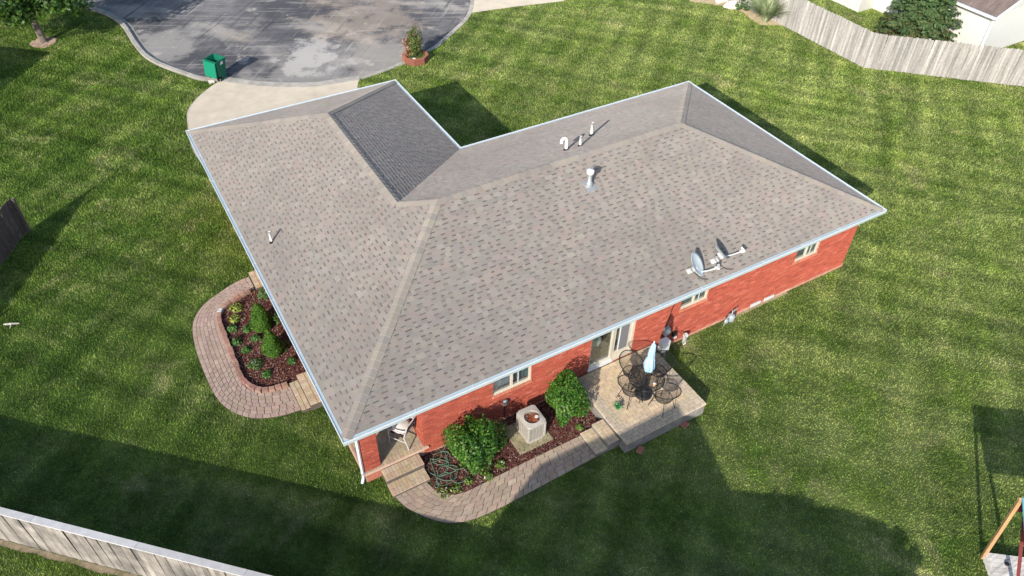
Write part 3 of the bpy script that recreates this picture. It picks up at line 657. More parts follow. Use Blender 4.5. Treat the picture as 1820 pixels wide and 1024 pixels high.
# roof vents (fixed in the roof)
def vent(base, h, r=.042, hook=False, boot='rubber'):
    b = np.array(base); v = MB()
    if hook:
        pts = [b, b+(0, 0, h*.72)]+[b+np.array([-.10+.10*math.cos(a), -.0, h*.72+.10*math.sin(a)]) for a in np.linspace(.3, 3.5, 8)]
    else: pts = [b-(0, 0, .05), b+(0, 0, h)]
    o = v.tube(pts, r, 12).build('vent_pipe', 'pvc', house, True)
    MB().lathe([(r*2.0, -.03), (r*1.5, .03), (r*1.1, .07)], b, 12).build('vent_boot', boot, o); return o
vent((9.963, 5.936, 4.225), .50, .05, True); vent((10.468, 5.89, 4.244), .36, .045); vent((11.487, 6.683, 3.915), .48, .05); vent((.74, 7.68, 2.843), .40, .038)
fb = np.array((9.527, 4.004, 4.19)); fl_ = MB().lathe([(.10, -.05), (.10, .12), (.075, .16), (.062, .17), (.062, .45)], fb, 16).build('flue', 'galv', house, True)
MB().lathe([(.07, .44), (.115, .45), (.115, .55), (.09, .58), (0, .60)], fb, 16).build('flue_cap', 'pvc', fl_, True)
MB().add([fb+np.array([x, yv, S*yv+.022]) for x, yv in ((-.17, -.2), (.17, -.2), (.17, .17), (-.17, .17))], [(0, 1, 2, 3)]).build('flashing', 'galv', fl_)
MB().tube([(10.25, OV-.06, .35), (10.26, OV-.02, 1.0), (10.35, OV-.02, 1.7), (10.5, OV-.02, 2.2), (10.6, OV-.02, SOF)], .012, 5).build('wall_cable', 'black', house)
#SECOND#
# ------------------------------------------------------------------ curved paver walks
PV = [(.44, .34, .26), (.47, .365, .28), (.41, .315, .24), (.48, .38, .295), (.43, .325, .255)]
def walk(name, outer, inner_, rows, length, ztop=.045, pal=PV):
    N = 160; A = catmull(outer, N); B = catmull(inner_, N)
    poly = [tuple(p) for p in A]+[tuple(p) for p in B[::-1]]
    ar = sum(poly[i][0]*poly[(i+1) % len(poly)][1]-poly[(i+1) % len(poly)][0]*poly[i][1] for i in range(len(poly)))
    V = [(*A[i], ztop-.014) for i in range(N)]+[(*B[i], ztop-.014) for i in range(N)]+[(*A[i], 0) for i in range(N)]+[(*B[i], 0) for i in range(N)]
    F = [(i, i+1, N+i+1, N+i) for i in range(N-1)]+[(2*N+i, 2*N+i+1, i+1, i) for i in range(N-1)]+[(N+i, N+i+1, 3*N+i+1, 3*N+i) for i in range(N-1)]
    o = MB().add(V, F).build(name, 'mortar_pale'); tag(o, kind='structure')
    mid = (A+B)/2; tot = np.linalg.norm(np.diff(mid, axis=0), axis=1).sum()
    def pt(t, s_):
        t = min(max(t, 0), 1)*(N-1); i = min(int(t), N-2); f = t-i; a = A[i]*(1-f)+A[i+1]*f; b = B[i]*(1-f)+B[i+1]*f; return tuple(a*(1-s_)+b*s_)
    items = []
    for r in range(rows):
        la = np.linalg.norm(np.diff(A*(1-(r+.5)/rows)+B*(r+.5)/rows, axis=0), axis=1).sum(); n_ = max(3, int(round(la/length))); t = -random.uniform(.2, .8)/n_
        while t < 1:
            t1 = t+1/n_*random.uniform(.92, 1.08)
            a, b = max(t, 0), min(t1, 1)
            if (b-a)*la > .04: slab(items, [pt(a, r/rows), pt(b, r/rows), pt(b, (r+1)/rows), pt(a, (r+1)/rows)], .012, ztop+random.uniform(-.003, .003), jit(random.choice(pal), .09, .03), .0075)
            t = t1
    pieces('paver', items, 'stone', o, 300, 'paver_field')
    return poly, A, B
B_out = [(.94, -.30), (1.06, -.72), (1.32, -1.17), (1.66, -1.55), (2.03, -1.78), (2.45, -1.89), (2.95, -1.92), (3.65, -1.93), (5.07, -1.89), (6.17, -1.86)]
B_in = [(1.84, -.32), (1.90, -.60), (2.02, -.83), (2.22, -.99), (2.52, -1.08), (3.09, -1.09), (3.88, -1.07), (5.0, -1.07), (5.6, -1.07), (6.17, -1.07)]
walkB, _, _ = walk('back_walk', B_out, B_in, 6, .27)
L_out = [(.08, 9.86), (-.35, 9.82), (-.81, 9.64), (-1.55, 9.25), (-1.99, 8.73), (-2.18, 8.16), (-2.27, 7.34), (-2.28, 6.28), (-2.25, 5.61), (-2.17, 5.01), (-1.97, 4.52), (-1.66, 4.10), (-1.34, 3.86), (-.83, 3.66), (-.24, 3.58)]
L_in = [(.08, 9.18), (-.20, 9.14), (-.53, 9.06), (-1.13, 8.80), (-1.32, 8.52), (-1.40, 8.06), (-1.43, 7.11), (-1.44, 6.6), (-1.44, 6.11), (-1.44, 5.45), (-1.29, 4.98), (-1.03, 4.72), (-.8, 4.62), (-.57, 4.57), (-.24, 4.55)]
walkL, _, _ = walk('front_walk', L_out, L_in, 7, .21, pal=[(.43, .32, .27), (.46, .35, .295), (.40, .295, .25), (.44, .335, .29)])
# ------------------------------------------------------------------ patio slab, its pavers and steps
PX0, PX1, PY0, PYB, PZ = 6.92, 9.72, -2.16, OV-.06, .47
patio = MB().box((PX0+.02, PY0+.02, 0), (PX1-.02, PYB, PZ-.05)).build('patio', 'concrete'); MB().box((PX0+.01, PY0+.01, PZ-.052), (PX1-.01, PYB, PZ-.014)).build('joint_sand', 'mortar_pale', patio); tag(patio, kind='structure')
items = []
def prow(x0, x1, y0, y1, length, along, off, pal):
    u, e1 = (x0, x1) if along == 'x' else (y0, y1); u -= off
    lo, hi = (x0, x1) if along == 'x' else (y0, y1)
    while u < hi-.001:
        a, b = max(u, lo), min(u+length*random.uniform(.9, 1.1), hi)
        if b-a > .025: slab(items, rect(a, b, y0, y1) if along == 'x' else rect(x0, x1, a, b), PZ-.06, PZ+random.uniform(-.0025, .0025), jit(random.choice(pal), .07, .025), .0065)
        u = b if b > u else u+length
SP = [(.58, .46, .315), (.61, .49, .335), (.55, .435, .30), (.60, .475, .34)]; SG = [(.52, .435, .325), (.49, .41, .31), (.54, .455, .345)]
for k in range(4): prow(PX0, PX1, PY0+k*.105, PY0+(k+1)*.105, .20, 'x', .1*(k % 2), SG)           # front border
for k in range(3): prow(PX0+k*.105, PX0+(k+1)*.105, PY0+.42, PYB, .20, 'y', .1*(k % 2), SG); prow(PX1-(k+1)*.105, PX1-k*.105, PY0+.42, PYB, .20, 'y', .1*(k % 2), SG)
yv = PY0+.42; r = 0
while yv < PYB-.01:
    y1_ = min(yv+.135, PYB); prow(PX0+.315, PX1-.315, yv, y1_, .27, 'x', .135*(r % 2)+random.uniform(0, .04), SP); yv = y1_; r += 1
pieces('paver', items, 'stone', patio, 300, 'paver_field')
for (xa, xb, zt) in ((6.17, 6.548, .16), (6.55, 6.918, .32)):
    st = MB().box((xa+.004, -1.856, 0), (xb, -1.074, zt-.03)).build('step', 'concrete', patio); items = []
    for k in range(3):
        yv = -1.86-(.09 if k % 2 else 0)
        while yv < -1.07:
            a, b = max(yv, -1.86), min(yv+.2, -1.07)
            if b-a > .03: slab(items, rect(xa+(xb-xa)*k/3, xa+(xb-xa)*(k+1)/3, a, b), zt-.05, zt, jit(random.choice(SP), .08), .0065)
            yv += .2
    pieces('paver', items, 'stone', st, 60)
# ------------------------------------------------------------------ planting beds
bedB = [(1.97, -.30), (1.97, OV), (6.92, OV), (6.92, -1.06), (5.6, -1.06), (3.88, -1.06), (3.09, -1.08), (2.52, -1.07), (2.22, -.98), (2.02, -.82), (1.90, -.59)]
bedL = [(OV+.0, 4.66), (-.24, 4.58), (-.57, 4.62), (-1.0, 4.8), (-1.24, 5.1), (-1.34, 5.5), (-1.34, 7.1), (-1.30, 8.0), (-1.2, 8.48), (-1.05, 8.68), (-.5, 8.92), (.1, 9.1), (OV, 9.1)]
def bed(name, poly, n, z=.03):
    o = MB().prism(poly, 0, z).build(name, 'soil'); tag(o, kind='structure')
    p = np.array(poly); x0, y0 = p.min(0); x1, y1 = p.max(0); X = rng.uniform(x0, x1, n*2); Y = rng.uniform(y0, y1, n*2); k = inpoly(X, Y, poly); X, Y = X[k], Y[k]; m = len(X)
    a = rng.uniform(0, 6.28, m); ln = rng.uniform(.012, .04, m); wd = rng.uniform(.005, .012, m); tz = rng.normal(0, .35, m)
    U = np.stack([np.cos(a)*np.cos(tz), np.sin(a)*np.cos(tz), np.sin(tz)], 1); Vv_ = np.stack([-np.sin(a), np.cos(a), rng.normal(0, .4, m)], 1); Pc = np.stack([X, Y, z+.008+rng.uniform(0, .03, m)], 1)
    V = np.stack([Pc-U*ln[:, None]-Vv_*wd[:, None], Pc+U*ln[:, None]-Vv_*wd[:, None], Pc+U*ln[:, None]+Vv_*wd[:, None], Pc-U*ln[:, None]+Vv_*wd[:, None]], 1).reshape(-1, 3)
    col = np.where(rng.random(m)[:, None] < .12, colmix(m, (.30, .22, .17), (.42, .32, .26)), colmix(m, (.06, .022, .018), (.26, .10, .08), 1.3))
    tag(np_mesh('mulch', V, np.arange(4*m).reshape(m, 4), 'chip', None, np.repeat(col, 4, 0)), 'reddish brown shredded bark mulch covering the '+('bed behind the house' if n > 9000 else 'bed by the front porch'), 'mulch', kind='stuff')
bed('garden_bed', bedB, 11000); bed('garden_bed', bedL, 8600)
# tumbled stone edging of the front bed: single blocks, two high
edge = thing('garden_edging', 'low curved edging wall of tumbled reddish stone blocks around the front bed', 'edging', (-1.3, 6.5, 0))
ln_ = catmull([(-.27, 4.63), (-.57, 4.64), (-.80, 4.70), (-1.03, 4.81), (-1.22, 5.02), (-1.36, 5.45), (-1.37, 6.11), (-1.37, 6.6), (-1.36, 7.11), (-1.33, 8.06), (-1.26, 8.46), (-1.08, 8.72), (-.53, 8.97), (-.1, 9.1)], 33)
for i in range(len(ln_)-1):
    a, b = ln_[i], ln_[i+1]; d = (b-a); d_ = d/np.linalg.norm(d); n_ = np.array([-d_[1], d_[0]]); h = .155+random.uniform(-.012, .012); hl = np.linalg.norm(d)/2-.006
    col = jit(random.choice([(.34, .19, .15), (.38, .22, .17), (.31, .17, .135), (.40, .25, .20)]), .1); wv = .075*random.uniform(.9, 1.1); rz = random.uniform(-.07, .07); c_ = (a+b)/2+n_*random.uniform(-.012, .012)-np.array([-1.3, 6.5])
    dd = np.array([d_[0]*math.cos(rz)-d_[1]*math.sin(rz), d_[0]*math.sin(rz)+d_[1]*math.cos(rz)]); nn = np.array([-dd[1], dd[0]]); k = .8
    if i == 25: col = (.55, .56, .56)
    V = [(*(c_+dd*sx*hl*q+nn*sy*wv*q), zz) for zz, q in ((0, 1), (h-.02, 1), (h, .82)) for sx, sy in ((-1, -1), (1, -1), (1, 1), (-1, 1))]
    MB().add(V, [(0, 1, 5, 4), (1, 2, 6, 5), (2, 3, 7, 6), (3, 0, 4, 7), (4, 5, 9, 8), (5, 6, 10, 9), (6, 7, 11, 10), (7, 4, 8, 11), (8, 9, 10, 11)], col).build('stone_block', 'stone', edge)
# ------------------------------------------------------------------ shrubs and plants
def ell_points(n, c, r, seed, lump=.22, shell=.45):
    d = rng.normal(size=(n, 3)); d /= np.linalg.norm(d, axis=1)[:, None]; rad = 1+lump*blob_noise(d, 2.3, seed)*2.2
    rr = (1-shell*rng.random(n)**2)*rad; P = d*rr[:, None]*np.array(r)+np.array(c); return P, d, rr
def bush(loc, r, h, label, seed, n=8200):
    t = thing('bush', label, 'bush', loc, 0, 'glossy green bushes beside the air conditioner')
    P, d, rr = ell_points(n, (0, 0, h*.52), (r, r, h*.52), seed, .46)
    r_ = np.random.default_rng(seed)
    # upright shoots break the outline
    for k in range(26):
        a = r_.uniform(0, 6.28); q = r_.uniform(0, .8)*r; base = np.array([q*math.cos(a), q*math.sin(a), h*r_.uniform(.7, .95)]); m = 45
        tt = r_.uniform(0, 1, m); top = base+np.array([r_.normal(0, .08), r_.normal(0, .08), r_.uniform(.10, .24)]); pts = base+(top-base)*tt[:, None]+r_.normal(0, .035, (m, 3)); P = np.vstack([P, pts]); d = np.vstack([d, r_.normal(size=(m, 3))*.6+(0, 0, .6)])
    k = P[:, 2] > .04; P, d = P[k], d[k]; m = len(P)
    yel = (rng.random(m) < .10)[:, None]; col = np.where(yel, colmix(m, (.16, .27, .03), (.26, .36, .05)), colmix(m, (.028, .10, .010), (.085, .22, .020)))
    leaves('foliage', P, d+(0, 0, .5), .044, 'leaf', t, col, 1.6, 0, .6)
    for k in range(9):
        a = r_.uniform(0, 6.28); q = r*.55*r_.uniform(.4, 1); MB().tube([(0, 0, 0), (q*.35*math.cos(a), q*.35*math.sin(a), h*.35), (q*math.cos(a), q*math.sin(a), h*.75)], [.022, .015, .007], 5).build('stem', 'bark', t)
    return t
bush((3.22, -.33, 0), .60, 1.30, 'larger glossy green bush between the porch steps and the air conditioner', 3)
bush((6.18, -.30, 0), .54, 1.32, 'glossy green bush between the air conditioner and the patio', 11, 7400)
def cone_shrub(loc, r, h, label, seed):
    t = thing('cone_conifer', label, 'conifer', loc, 0, 'dwarf cone conifers in the front bed'); n = 9000
    u = rng.random(n)**.75; z = h*(1-u); a = rng.uniform(0, 6.28, n); prof = r*np.sin(np.clip((1-z/h)*1.0, 0, 1)*math.pi*.60+.05)/1.0*np.where(z < .12*h, .75+z/h*2, 1)
    lum = 1+.16*blob_noise(np.stack([np.cos(a)*1.6, np.sin(a)*1.6, z*5], 1), 1.5, seed)*2; q = prof*lum*(1-.22*rng.random(n)**2)
    P = np.stack([q*np.cos(a), q*np.sin(a), z+.04], 1); Nn = np.stack([np.cos(a), np.sin(a), np.full(n, .55)], 1)
    col = colmix(n, (.022, .080, .010), (.085, .20, .024)); col = np.where((rng.random(n) < .12)[:, None], colmix(n, (.17, .28, .03), (.23, .32, .05)), col)
    leaves('foliage', P, Nn, .024, 'needle', t, col, 2.2, -.6, .6)
    MB().lathe([(0, 0), (r*.74, .1), (r*.80, h*.35), (r*.45, h*.68), (.01, h*.93)], (0, 0, 0), 14).build('inner_twigs', mat('conifer_twigs', (.02, .05, .008), .95, var=.4, vscale=30), t); MB().tube([(0, 0, 0), (0, 0, h*.6)], [.04, .015], 6).build('stem', 'bark', t); return t
cone_shrub((-.24, 6.06, .03), .30, .98, 'smaller bright green cone conifer nearer the front steps', 5)
cone_shrub((-.22, 7.30, .03), .31, 1.05, 'taller bright green cone conifer farther from the front steps', 9)
def plant(loc, r, h, n, label, c0, c1, group, size=.05, name='leafy_plant', cat='plant'):
    t = thing(name, label, cat, loc, 0, group); P = []; Nn = []
    for k in range(n):
        a = rng.uniform(0, 6.28); q = r*math.sqrt(rng.random()); zz = h*(1-(q/r)**2*.6)*rng.uniform(.4, 1); P.append((q*math.cos(a), q*math.sin(a), zz)); Nn.append((math.cos(a)*.7, math.sin(a)*.7, .8))
    leaves('foliage', np.array(P), np.array(Nn), size, 'leaf', t, colmix(n, c0, c1), 2., 0, .5)
    for k in range(4):
        a = rng.uniform(0, 6.28); MB().tube([(0, 0, 0), (r*.5*math.cos(a), r*.5*math.sin(a), h*.7)], .006, 4).build('stem', 'needle', t, False)
    return t
gB = 'small plants in the front bed'
for (px, py, r, h, lab, yl) in ((420, 548, .20, .25, 'yellow-green leafy plant at the far left of the front bed', 1), (418, 567, .18, .2, 'yellow-green low plant second from the pale edging block', 1), (413, 585, .16, .2, 'green plant against the left edging blocks', 0), (421, 608, .16, .2, 'bluish green plant beside the lower left edging blocks', 0),
        (440, 588, .13, .3, 'small green plant touching the taller cone conifer', 0), (455, 602, .15, .2, 'tuft of green leaves left of the smaller cone conifer', 0), (438, 622, .15, .15, 'low sprawling plant in the middle of the front bed', 0), (455, 648, .24, .2, 'wide green plant in the lower part of the front bed', 0),
        (474, 665, .15, .16, 'small green plant nearest the curved end of the edging', 0), (519, 642, .14, .16, 'pale green sprig near the front steps and gutter', 0), (500, 618, .24, .35, 'leafy green clump hugging the smaller cone conifer', 0), (469, 527, .20, .4, 'dark green plant at the top end of the front bed under the gutter', 0), (493, 572, .22, .5, 'dark green plant behind the taller cone conifer under the eave', 0)):
    p = gp(px, py, .08); plant((p[0], p[1], .03), r, h, 110, lab, (.16, .26, .03) if yl else (.04, .13, .02), (.34, .40, .06) if yl else (.11, .24, .05), gB, .045)
for (px, py, r, lab) in ((890, 826, .16, 'yellow-green weed in the mulch below the concrete pad'), (790, 874, .20, 'green weeds under the hose at the bend of the back walk'), (812, 868, .16, 'small green weed right of the hose coils by the walk'), (868, 848, .14, 'low weed in the mulch right of the larger bush'), (833, 855, .13, 'tiny plant below the larger bush by the white stake'), (1030, 760, .12, 'small weed in the mulch beside the patio steps')):
    p = gp(px, py, .05); plant((p[0], p[1], .03), r, .12, 70, lab, (.07, .16, .02), (.22, .30, .05), 'weeds in the bed behind the house', .04)
# ------------------------------------------------------------------ air conditioner on its pad
pad = MB().box((4.40, -.82, 0), (5.46, .18, .07)).build('concrete_pad', mat('mossy_pad', (.36, .32, .20), .9, var=.2, vscale=4, bump=.3, tint=(.20, .19, .09), tscale=3, tamt=.7)); tag(pad, 'mossy square concrete pad under the air conditioner', 'pad')
ac = thing('air_conditioner', 'beige outdoor air conditioner unit with rusty round fan grille on a concrete pad', 'air conditioner', (5.03, -.31, .072), 0)
hx, hy, hh, rc = .275, .325, .70, .09
def rrect(hx, hy, rc, n=5): return [(sx*(hx-rc)+rc*math.cos(a), sy*(hy-rc)+rc*math.sin(a)) for sx, sy, a0 in ((1, 1, 0), (-1, 1, .5), (-1, -1, 1), (1, -1, 1.5)) for a in np.linspace(a0*math.pi, a0*math.pi+math.pi/2, n)]
MB().prism(rrect(hx-.03, hy-.03, rc), .03, hh-.06).build('coil', 'grille', ac); MB().prism(rrect(hx, hy, rc), 0, .05).build('base_pan', 'acm', ac)
for i, p in enumerate([(sx*(hx-.012), sy*(hy-.012)) for sx in (-1, 1) for sy in (-1, 1)]): MB().obox((p[0]*.97, p[1]*.97, hh/2), (.022, 0, 0), (0, .022, 0), (0, 0, hh/2-.04)).build('corner_post', 'acm', ac)
for k in range(11):
    z = .09+k*.05; pr = rrect(hx-.012, hy-.012, rc-.01); MB().tube([(q[0], q[1], z) for q in pr], .007, 5, True).build('louver', 'acm', ac)
for k in range(26):
    t = k/26; pr = rrect(hx-.008, hy-.008, rc-.01, 8); pr = catmull(pr, 27, True)[k]; MB().obox((pr[0], pr[1], hh/2-.02), (.004, 0, 0), (0, .004, 0), (0, 0, hh/2-.07)).build('guard_bar', 'acm', ac)
top = MB(); cyl = (.0, -.03); out = [tuple(p) for p in catmull(rrect(hx+.012, hy+.012, rc+.01, 6), 57, True)[:-1]]; n_ = len(out)
angs = [math.atan2(p[1]-cyl[1], p[0]-cyl[0]) for p in out]; R_ = .222
V = [(p[0], p[1], hh-.08) for p in out]+[(p[0], p[1], hh) for p in out]+[(cyl[0]+R_*math.cos(a), cyl[1]+R_*math.sin(a), hh+.018) for a in angs]+[(cyl[0]+R_*math.cos(a), cyl[1]+R_*math.sin(a), hh-.12) for a in angs]
top.add(V, [(k*n_+i, k*n_+(i+1) % n_, (k+1)*n_+(i+1) % n_, (k+1)*n_+i) for k in range(3) for i in range(n_)]).build('top_cover', 'acm', ac)
MB().lathe([(.2, -.02), (.12, 0), (0, 0)], (cyl[0], cyl[1], hh-.06), 20).build('fan_well', 'rust', ac)
for k in range(4):
    a = k*math.pi/2+.3; MB().obox((cyl[0]+.10*math.cos(a), cyl[1]+.10*math.sin(a), hh-.035), (.09*math.cos(a), .09*math.sin(a), 0), (-.05*math.sin(a), .05*math.cos(a), .02), (0, 0, .003)).build('fan_blade', 'rust', ac)
for k in range(16):
    a = k*math.pi/8; MB().tube([(cyl[0]+.03*math.cos(a), cyl[1]+.03*math.sin(a), hh+.02), (cyl[0]+.205*math.cos(a+.25), cyl[1]+.205*math.sin(a+.25), hh+.016)], .003, 4).build('grille_wire', 'rust', ac)
for rr in (.05, .11, .165): MB().tube([(cyl[0]+rr*math.cos(a), cyl[1]+rr*math.sin(a), hh+.02) for a in np.linspace(0, 6.28, 24, endpoint=False)], .0028, 4, True).build('grille_ring', 'rust', ac)
MB().prism([(cyl[0]+.105+.055*math.cos(a), cyl[1]-.06+.05*math.sin(a)) for a in np.linspace(0, 6.28, 10, endpoint=False)], hh+.023, hh+.035).build('motor_cap', 'pvc', ac)
bx_ = thing('disconnect_box', 'round grey electrical disconnect on the brick wall behind the air conditioner', 'meter', (4.62, OV-.012, .80)); MB().box((-.05, -.05, -.10), (.05, 0, .06)).build('box', 'galv', bx_)
lid_ = MB().lathe([(0, -.03), (.07, -.025), (.075, .0), (.07, .03), (0, .035)], (0, 0, 0), 14).build('cover', 'metergrey', bx_, True); lid_.location = (0, -.06, .08); lid_.rotation_euler = (math.pi/2, 0, 0)
MB().tube([(0, -.03, -.1), (0, -.03, -.6), (.1, -.12, -.78), (.3, -.3, -.76)], .014, 6).build('conduit', 'rubber', bx_)
# ------------------------------------------------------------------ garden hose in loose coils
pts = []; hc = [(2.30, -.10, .27), (2.50, .12, .24), (2.42, -.38, .28), (2.65, -.62, .24), (2.28, -.50, .22), (2.40, .30, .18)]
ph = 0
for k, (cx, cy, r) in enumerate(hc):
    n_ = 20 if k < len(hc)-1 else 12
    for i in range(n_): a = ph+i/20*6.28*1.12; pts.append((cx+r*math.cos(a)*random.uniform(.93, 1.07), cy+r*.85*math.sin(a)*random.uniform(.93, 1.07), .065+.012*(k % 4)+.02*abs(math.sin(a*1.5+k))))
    ph = a+random.uniform(-.3, .3)
pts = [(2.12, -.58, .06), (1.98, -.50, .07), (2.02, -.62, .08)]+pts+[(2.6, .3, .1), (2.75, OV-.1, .2), (2.8, OV-.03, .45)]
ho = thing('garden_hose', 'green garden hose lying in loose coils beside the porch steps', 'hose', (0, 0, 0)); MB().tube(catmull(pts, 360), .0095, 6).build('hose', 'hose', ho, True); MB().tube([(2.8, OV-.12, .47), (2.8, OV+.02, .5)], .018, 8).build('tap_end', 'galv', ho)
stk = gp(872, 845, .0); tag(MB().tube([(stk[0]-.2, stk[1]-.05, .03), (stk[0]-.2, stk[1]-.05, .16)], [.012, .018], 6).build('marker_stake', 'pvc'), 'short white stake in the mulch below the larger bush', 'stake')
# ------------------------------------------------------------------ patio table, chairs, umbrella
TC = np.array([8.36, -1.0]); gt = thing('patio_table', 'round black wire-mesh patio table at the centre of the chairs', 'table', (TC[0], TC[1], PZ+.003)); TH, TR_ = .70, .50
MB().tube([(TR_*math.cos(a), TR_*math.sin(a), TH) for a in np.linspace(0, 6.28, 40, endpoint=False)], .013, 6, True).build('rim', 'black', gt)
def mesh_disc(mb, c, r, z, step, rad):
    u = -r+step/2
    while u < r:
        h = math.sqrt(max(0, r*r-u*u))
        if h > .02: mb.box((c[0]+u-rad, c[1]-h, z-rad), (c[0]+u+rad, c[1]+h, z+rad)); mb.box((c[0]-h, c[1]+u-rad, z-rad*.9-.0012), (c[0]+h, c[1]+u+rad, z+rad*.9-.0012))
        u += step
mb = MB(); mesh_disc(mb, (0, 0), TR_-.01, TH, .028, .0036); tag(mb.build('mesh_top', 'black', gt), kind='stuff')
for k in range(4):
    a = k*math.pi/2+.6; MB().tube([(.40*math.cos(a), .40*math.sin(a), TH-.01), (.20*math.cos(a), .20*math.sin(a), .38), (.22*math.cos(a), .22*math.sin(a), .2), (.38*math.cos(a), .38*math.sin(a), .0)], .012, 6).build('leg', 'black', gt)
cn = thing('candle_jar', 'small orange and white candle jar on the mesh table', 'candle', (8.36, -1.33, PZ+TH+.02)); MB().lathe([(0, 0), (.035, 0), (.038, .09), (.03, .1), (0, .1)], (0, 0, 0), 12).build('jar', 'pvc', cn, True); MB().lathe([(.039, .035), (.040, .04), (.040, .085), (.039, .09)], (0, 0, 0), 12).build('band', 'orange', cn, True)
um = thing('patio_umbrella', 'folded pale blue patio umbrella standing in the table', 'umbrella', (TC[0], TC[1], PZ)); MB().tube([(0, 0, .05), (0, 0, 2.15)], .019, 10).build('pole', 'black', um)
MB().lathe([(0, .0), (.25, .0), (.25, .045), (.22, .075), (.06, .09), (.045, .30), (0, .30)], (0, 0, .002), 24).build('base', 'black', um, True)
mb = MB(); n_ = 32; rows_ = []
for zi, (z, r) in enumerate(((1.02, .085), (1.12, .125), (1.30, .13), (1.5, .10), (1.56, .075), (1.62, .085), (1.85, .07), (2.05, .05), (2.12, .02))):
    rows_ += [(r*(1+.30*math.cos(8*a+zi*.3))*math.cos(a)+.015*math.sin(zi*2), r*(1+.30*math.cos(8*a+zi*.3))*math.sin(a), z) for a in np.linspace(0, 6.283, n_, endpoint=False)]
mb.add(rows_, [(i*n_+k, i*n_+(k+1) % n_, (i+1)*n_+(k+1) % n_, (i+1)*n_+k) for i in range(8) for k in range(n_)]).build('canopy', 'umb', um, True); MB().lathe([(0, 2.2), (.02, 2.18), (.02, 2.1), (0, 2.1)], (0, 0, 0), 8).build('finial', 'pvc', um)
def iron_chair(label):
    t = thing('mesh_chair', label, 'chair', (0, 0, 0), 0, 'black mesh chairs around the patio table')
    ang = np.linspace(math.radians(-128), math.radians(128), 27); rim = []
    for a in ang:                                          # barrel rim: high at the back (-x), sweeping down to the arms
        f = .5+.5*math.cos(a); rim.append((-.34*math.cos(a)-.10*f, .35*math.sin(a), .62+.26*f))
    MB().tube(rim, .015, 6).build('rim', 'black', t); low = [(-.22*math.cos(a), .235*math.sin(a), .43) for a in ang]
    MB().tube([(.235*math.cos(a), .24*math.sin(a), .43) for a in np.linspace(0, 6.28, 26, endpoint=False)], .010, 6, True).build('seat_ring', 'black', t)
    mb = MB()
    for k in range(0, 61):
        f = k/60*26; i = min(int(f), 25); q = f-i; p = np.array(rim[i])*(1-q)+np.array(rim[i+1])*q; o2 = np.array(low[i])*(1-q)+np.array(low[i+1])*q; mb.tube([p, o2], .0022, 3, caps=False)
    for s_ in np.linspace(.1, .9, 8): mb.tube([np.array(a)*(1-s_)+np.array(b)*s_ for a, b in zip(rim, low)], .0022, 3, caps=False)
    tag(mb.build('mesh_back', 'black', t), kind='stuff'); mb = MB(); mesh_disc(mb, (0, 0), .225, .43, .028, .0026); tag(mb.build('mesh_seat', 'black', t), kind='stuff')
    for sx, sy in ((1, 1), (1, -1), (-1, 1), (-1, -1)): MB().tube([(.17*sx, .17*sy, .43), (.27*sx, .25*sy, 0)], .010, 6).build('leg', 'black', t)
    MB().tube([(.215, .2, .22), (.0, 0, .26), (.215, -.2, .22)], .006, 5).build('brace', 'black', t); return t
CH = [((7.88, -.98), -.0, 'black mesh barrel chair left of the patio table nearest the green bush'), ((8.30, -.43), -1.6, 'black mesh barrel chair between the patio door and the umbrella'), ((8.98, -.78), 3.35, 'black mesh barrel chair on the right of the table near the lawn edge'), ((8.52, -1.62), 1.75, 'black mesh barrel chair on the near side of the table facing the house')]
c0_ = iron_chair(CH[0][2])
for i, ((x, yv), a, lab) in enumerate(CH):
    o = c0_ if i == 0 else setlab(copy_tree(c0_), lab); o.location = (x, yv, PZ+.003); o.rotation_euler = (0, 0, a)
ty = thing('small_potted_plant', 'tiny bright green plant on the patio paving left of the table', 'plant', (7.42, -1.06, PZ+.002)); MB().lathe([(0, 0), (.05, 0), (.065, .07), (0, .07)], (0, 0, 0), 10).build('pot', 'toy', ty)
a_ = rng.normal(size=(60, 3))*.055; a_[:, 2] = abs(a_[:, 2])+.07; leaves('foliage', a_, a_-(0, 0, .05), .045, 'leaf', ty, colmix(60, (.02, .2, .05), (.10, .45, .14)))
for px, py, rz, lab in ((1138, 800, .5, 'loose reddish paver on the grass at the near corner of the patio'), (1217, 755, .25, 'loose reddish paver on the grass against the right half of the patio front')):
    p = gp(px, py, .03); b = MB(); hx_, hy_ = .10, .085; b.add([(sx*hx_*q, sy*hy_*q, z) for z, q in ((0, 1), (.075, 1), (.09, .9)) for sx, sy in ((-1, -1), (1, -1), (1, 1), (-1, 1))], [(0, 1, 5, 4), (1, 2, 6, 5), (2, 3, 7, 6), (3, 0, 4, 7), (4, 5, 9, 8), (5, 6, 10, 9), (6, 7, 11, 10), (7, 4, 8, 11), (8, 9, 10, 11), (3, 2, 1, 0)])
    o = b.build('loose_paver', 'paver_red'); o.location = (p[0], p[1], .004); o.rotation_euler = (0, 0, rz); tag(o, lab, 'paver', 'loose pavers by the patio')
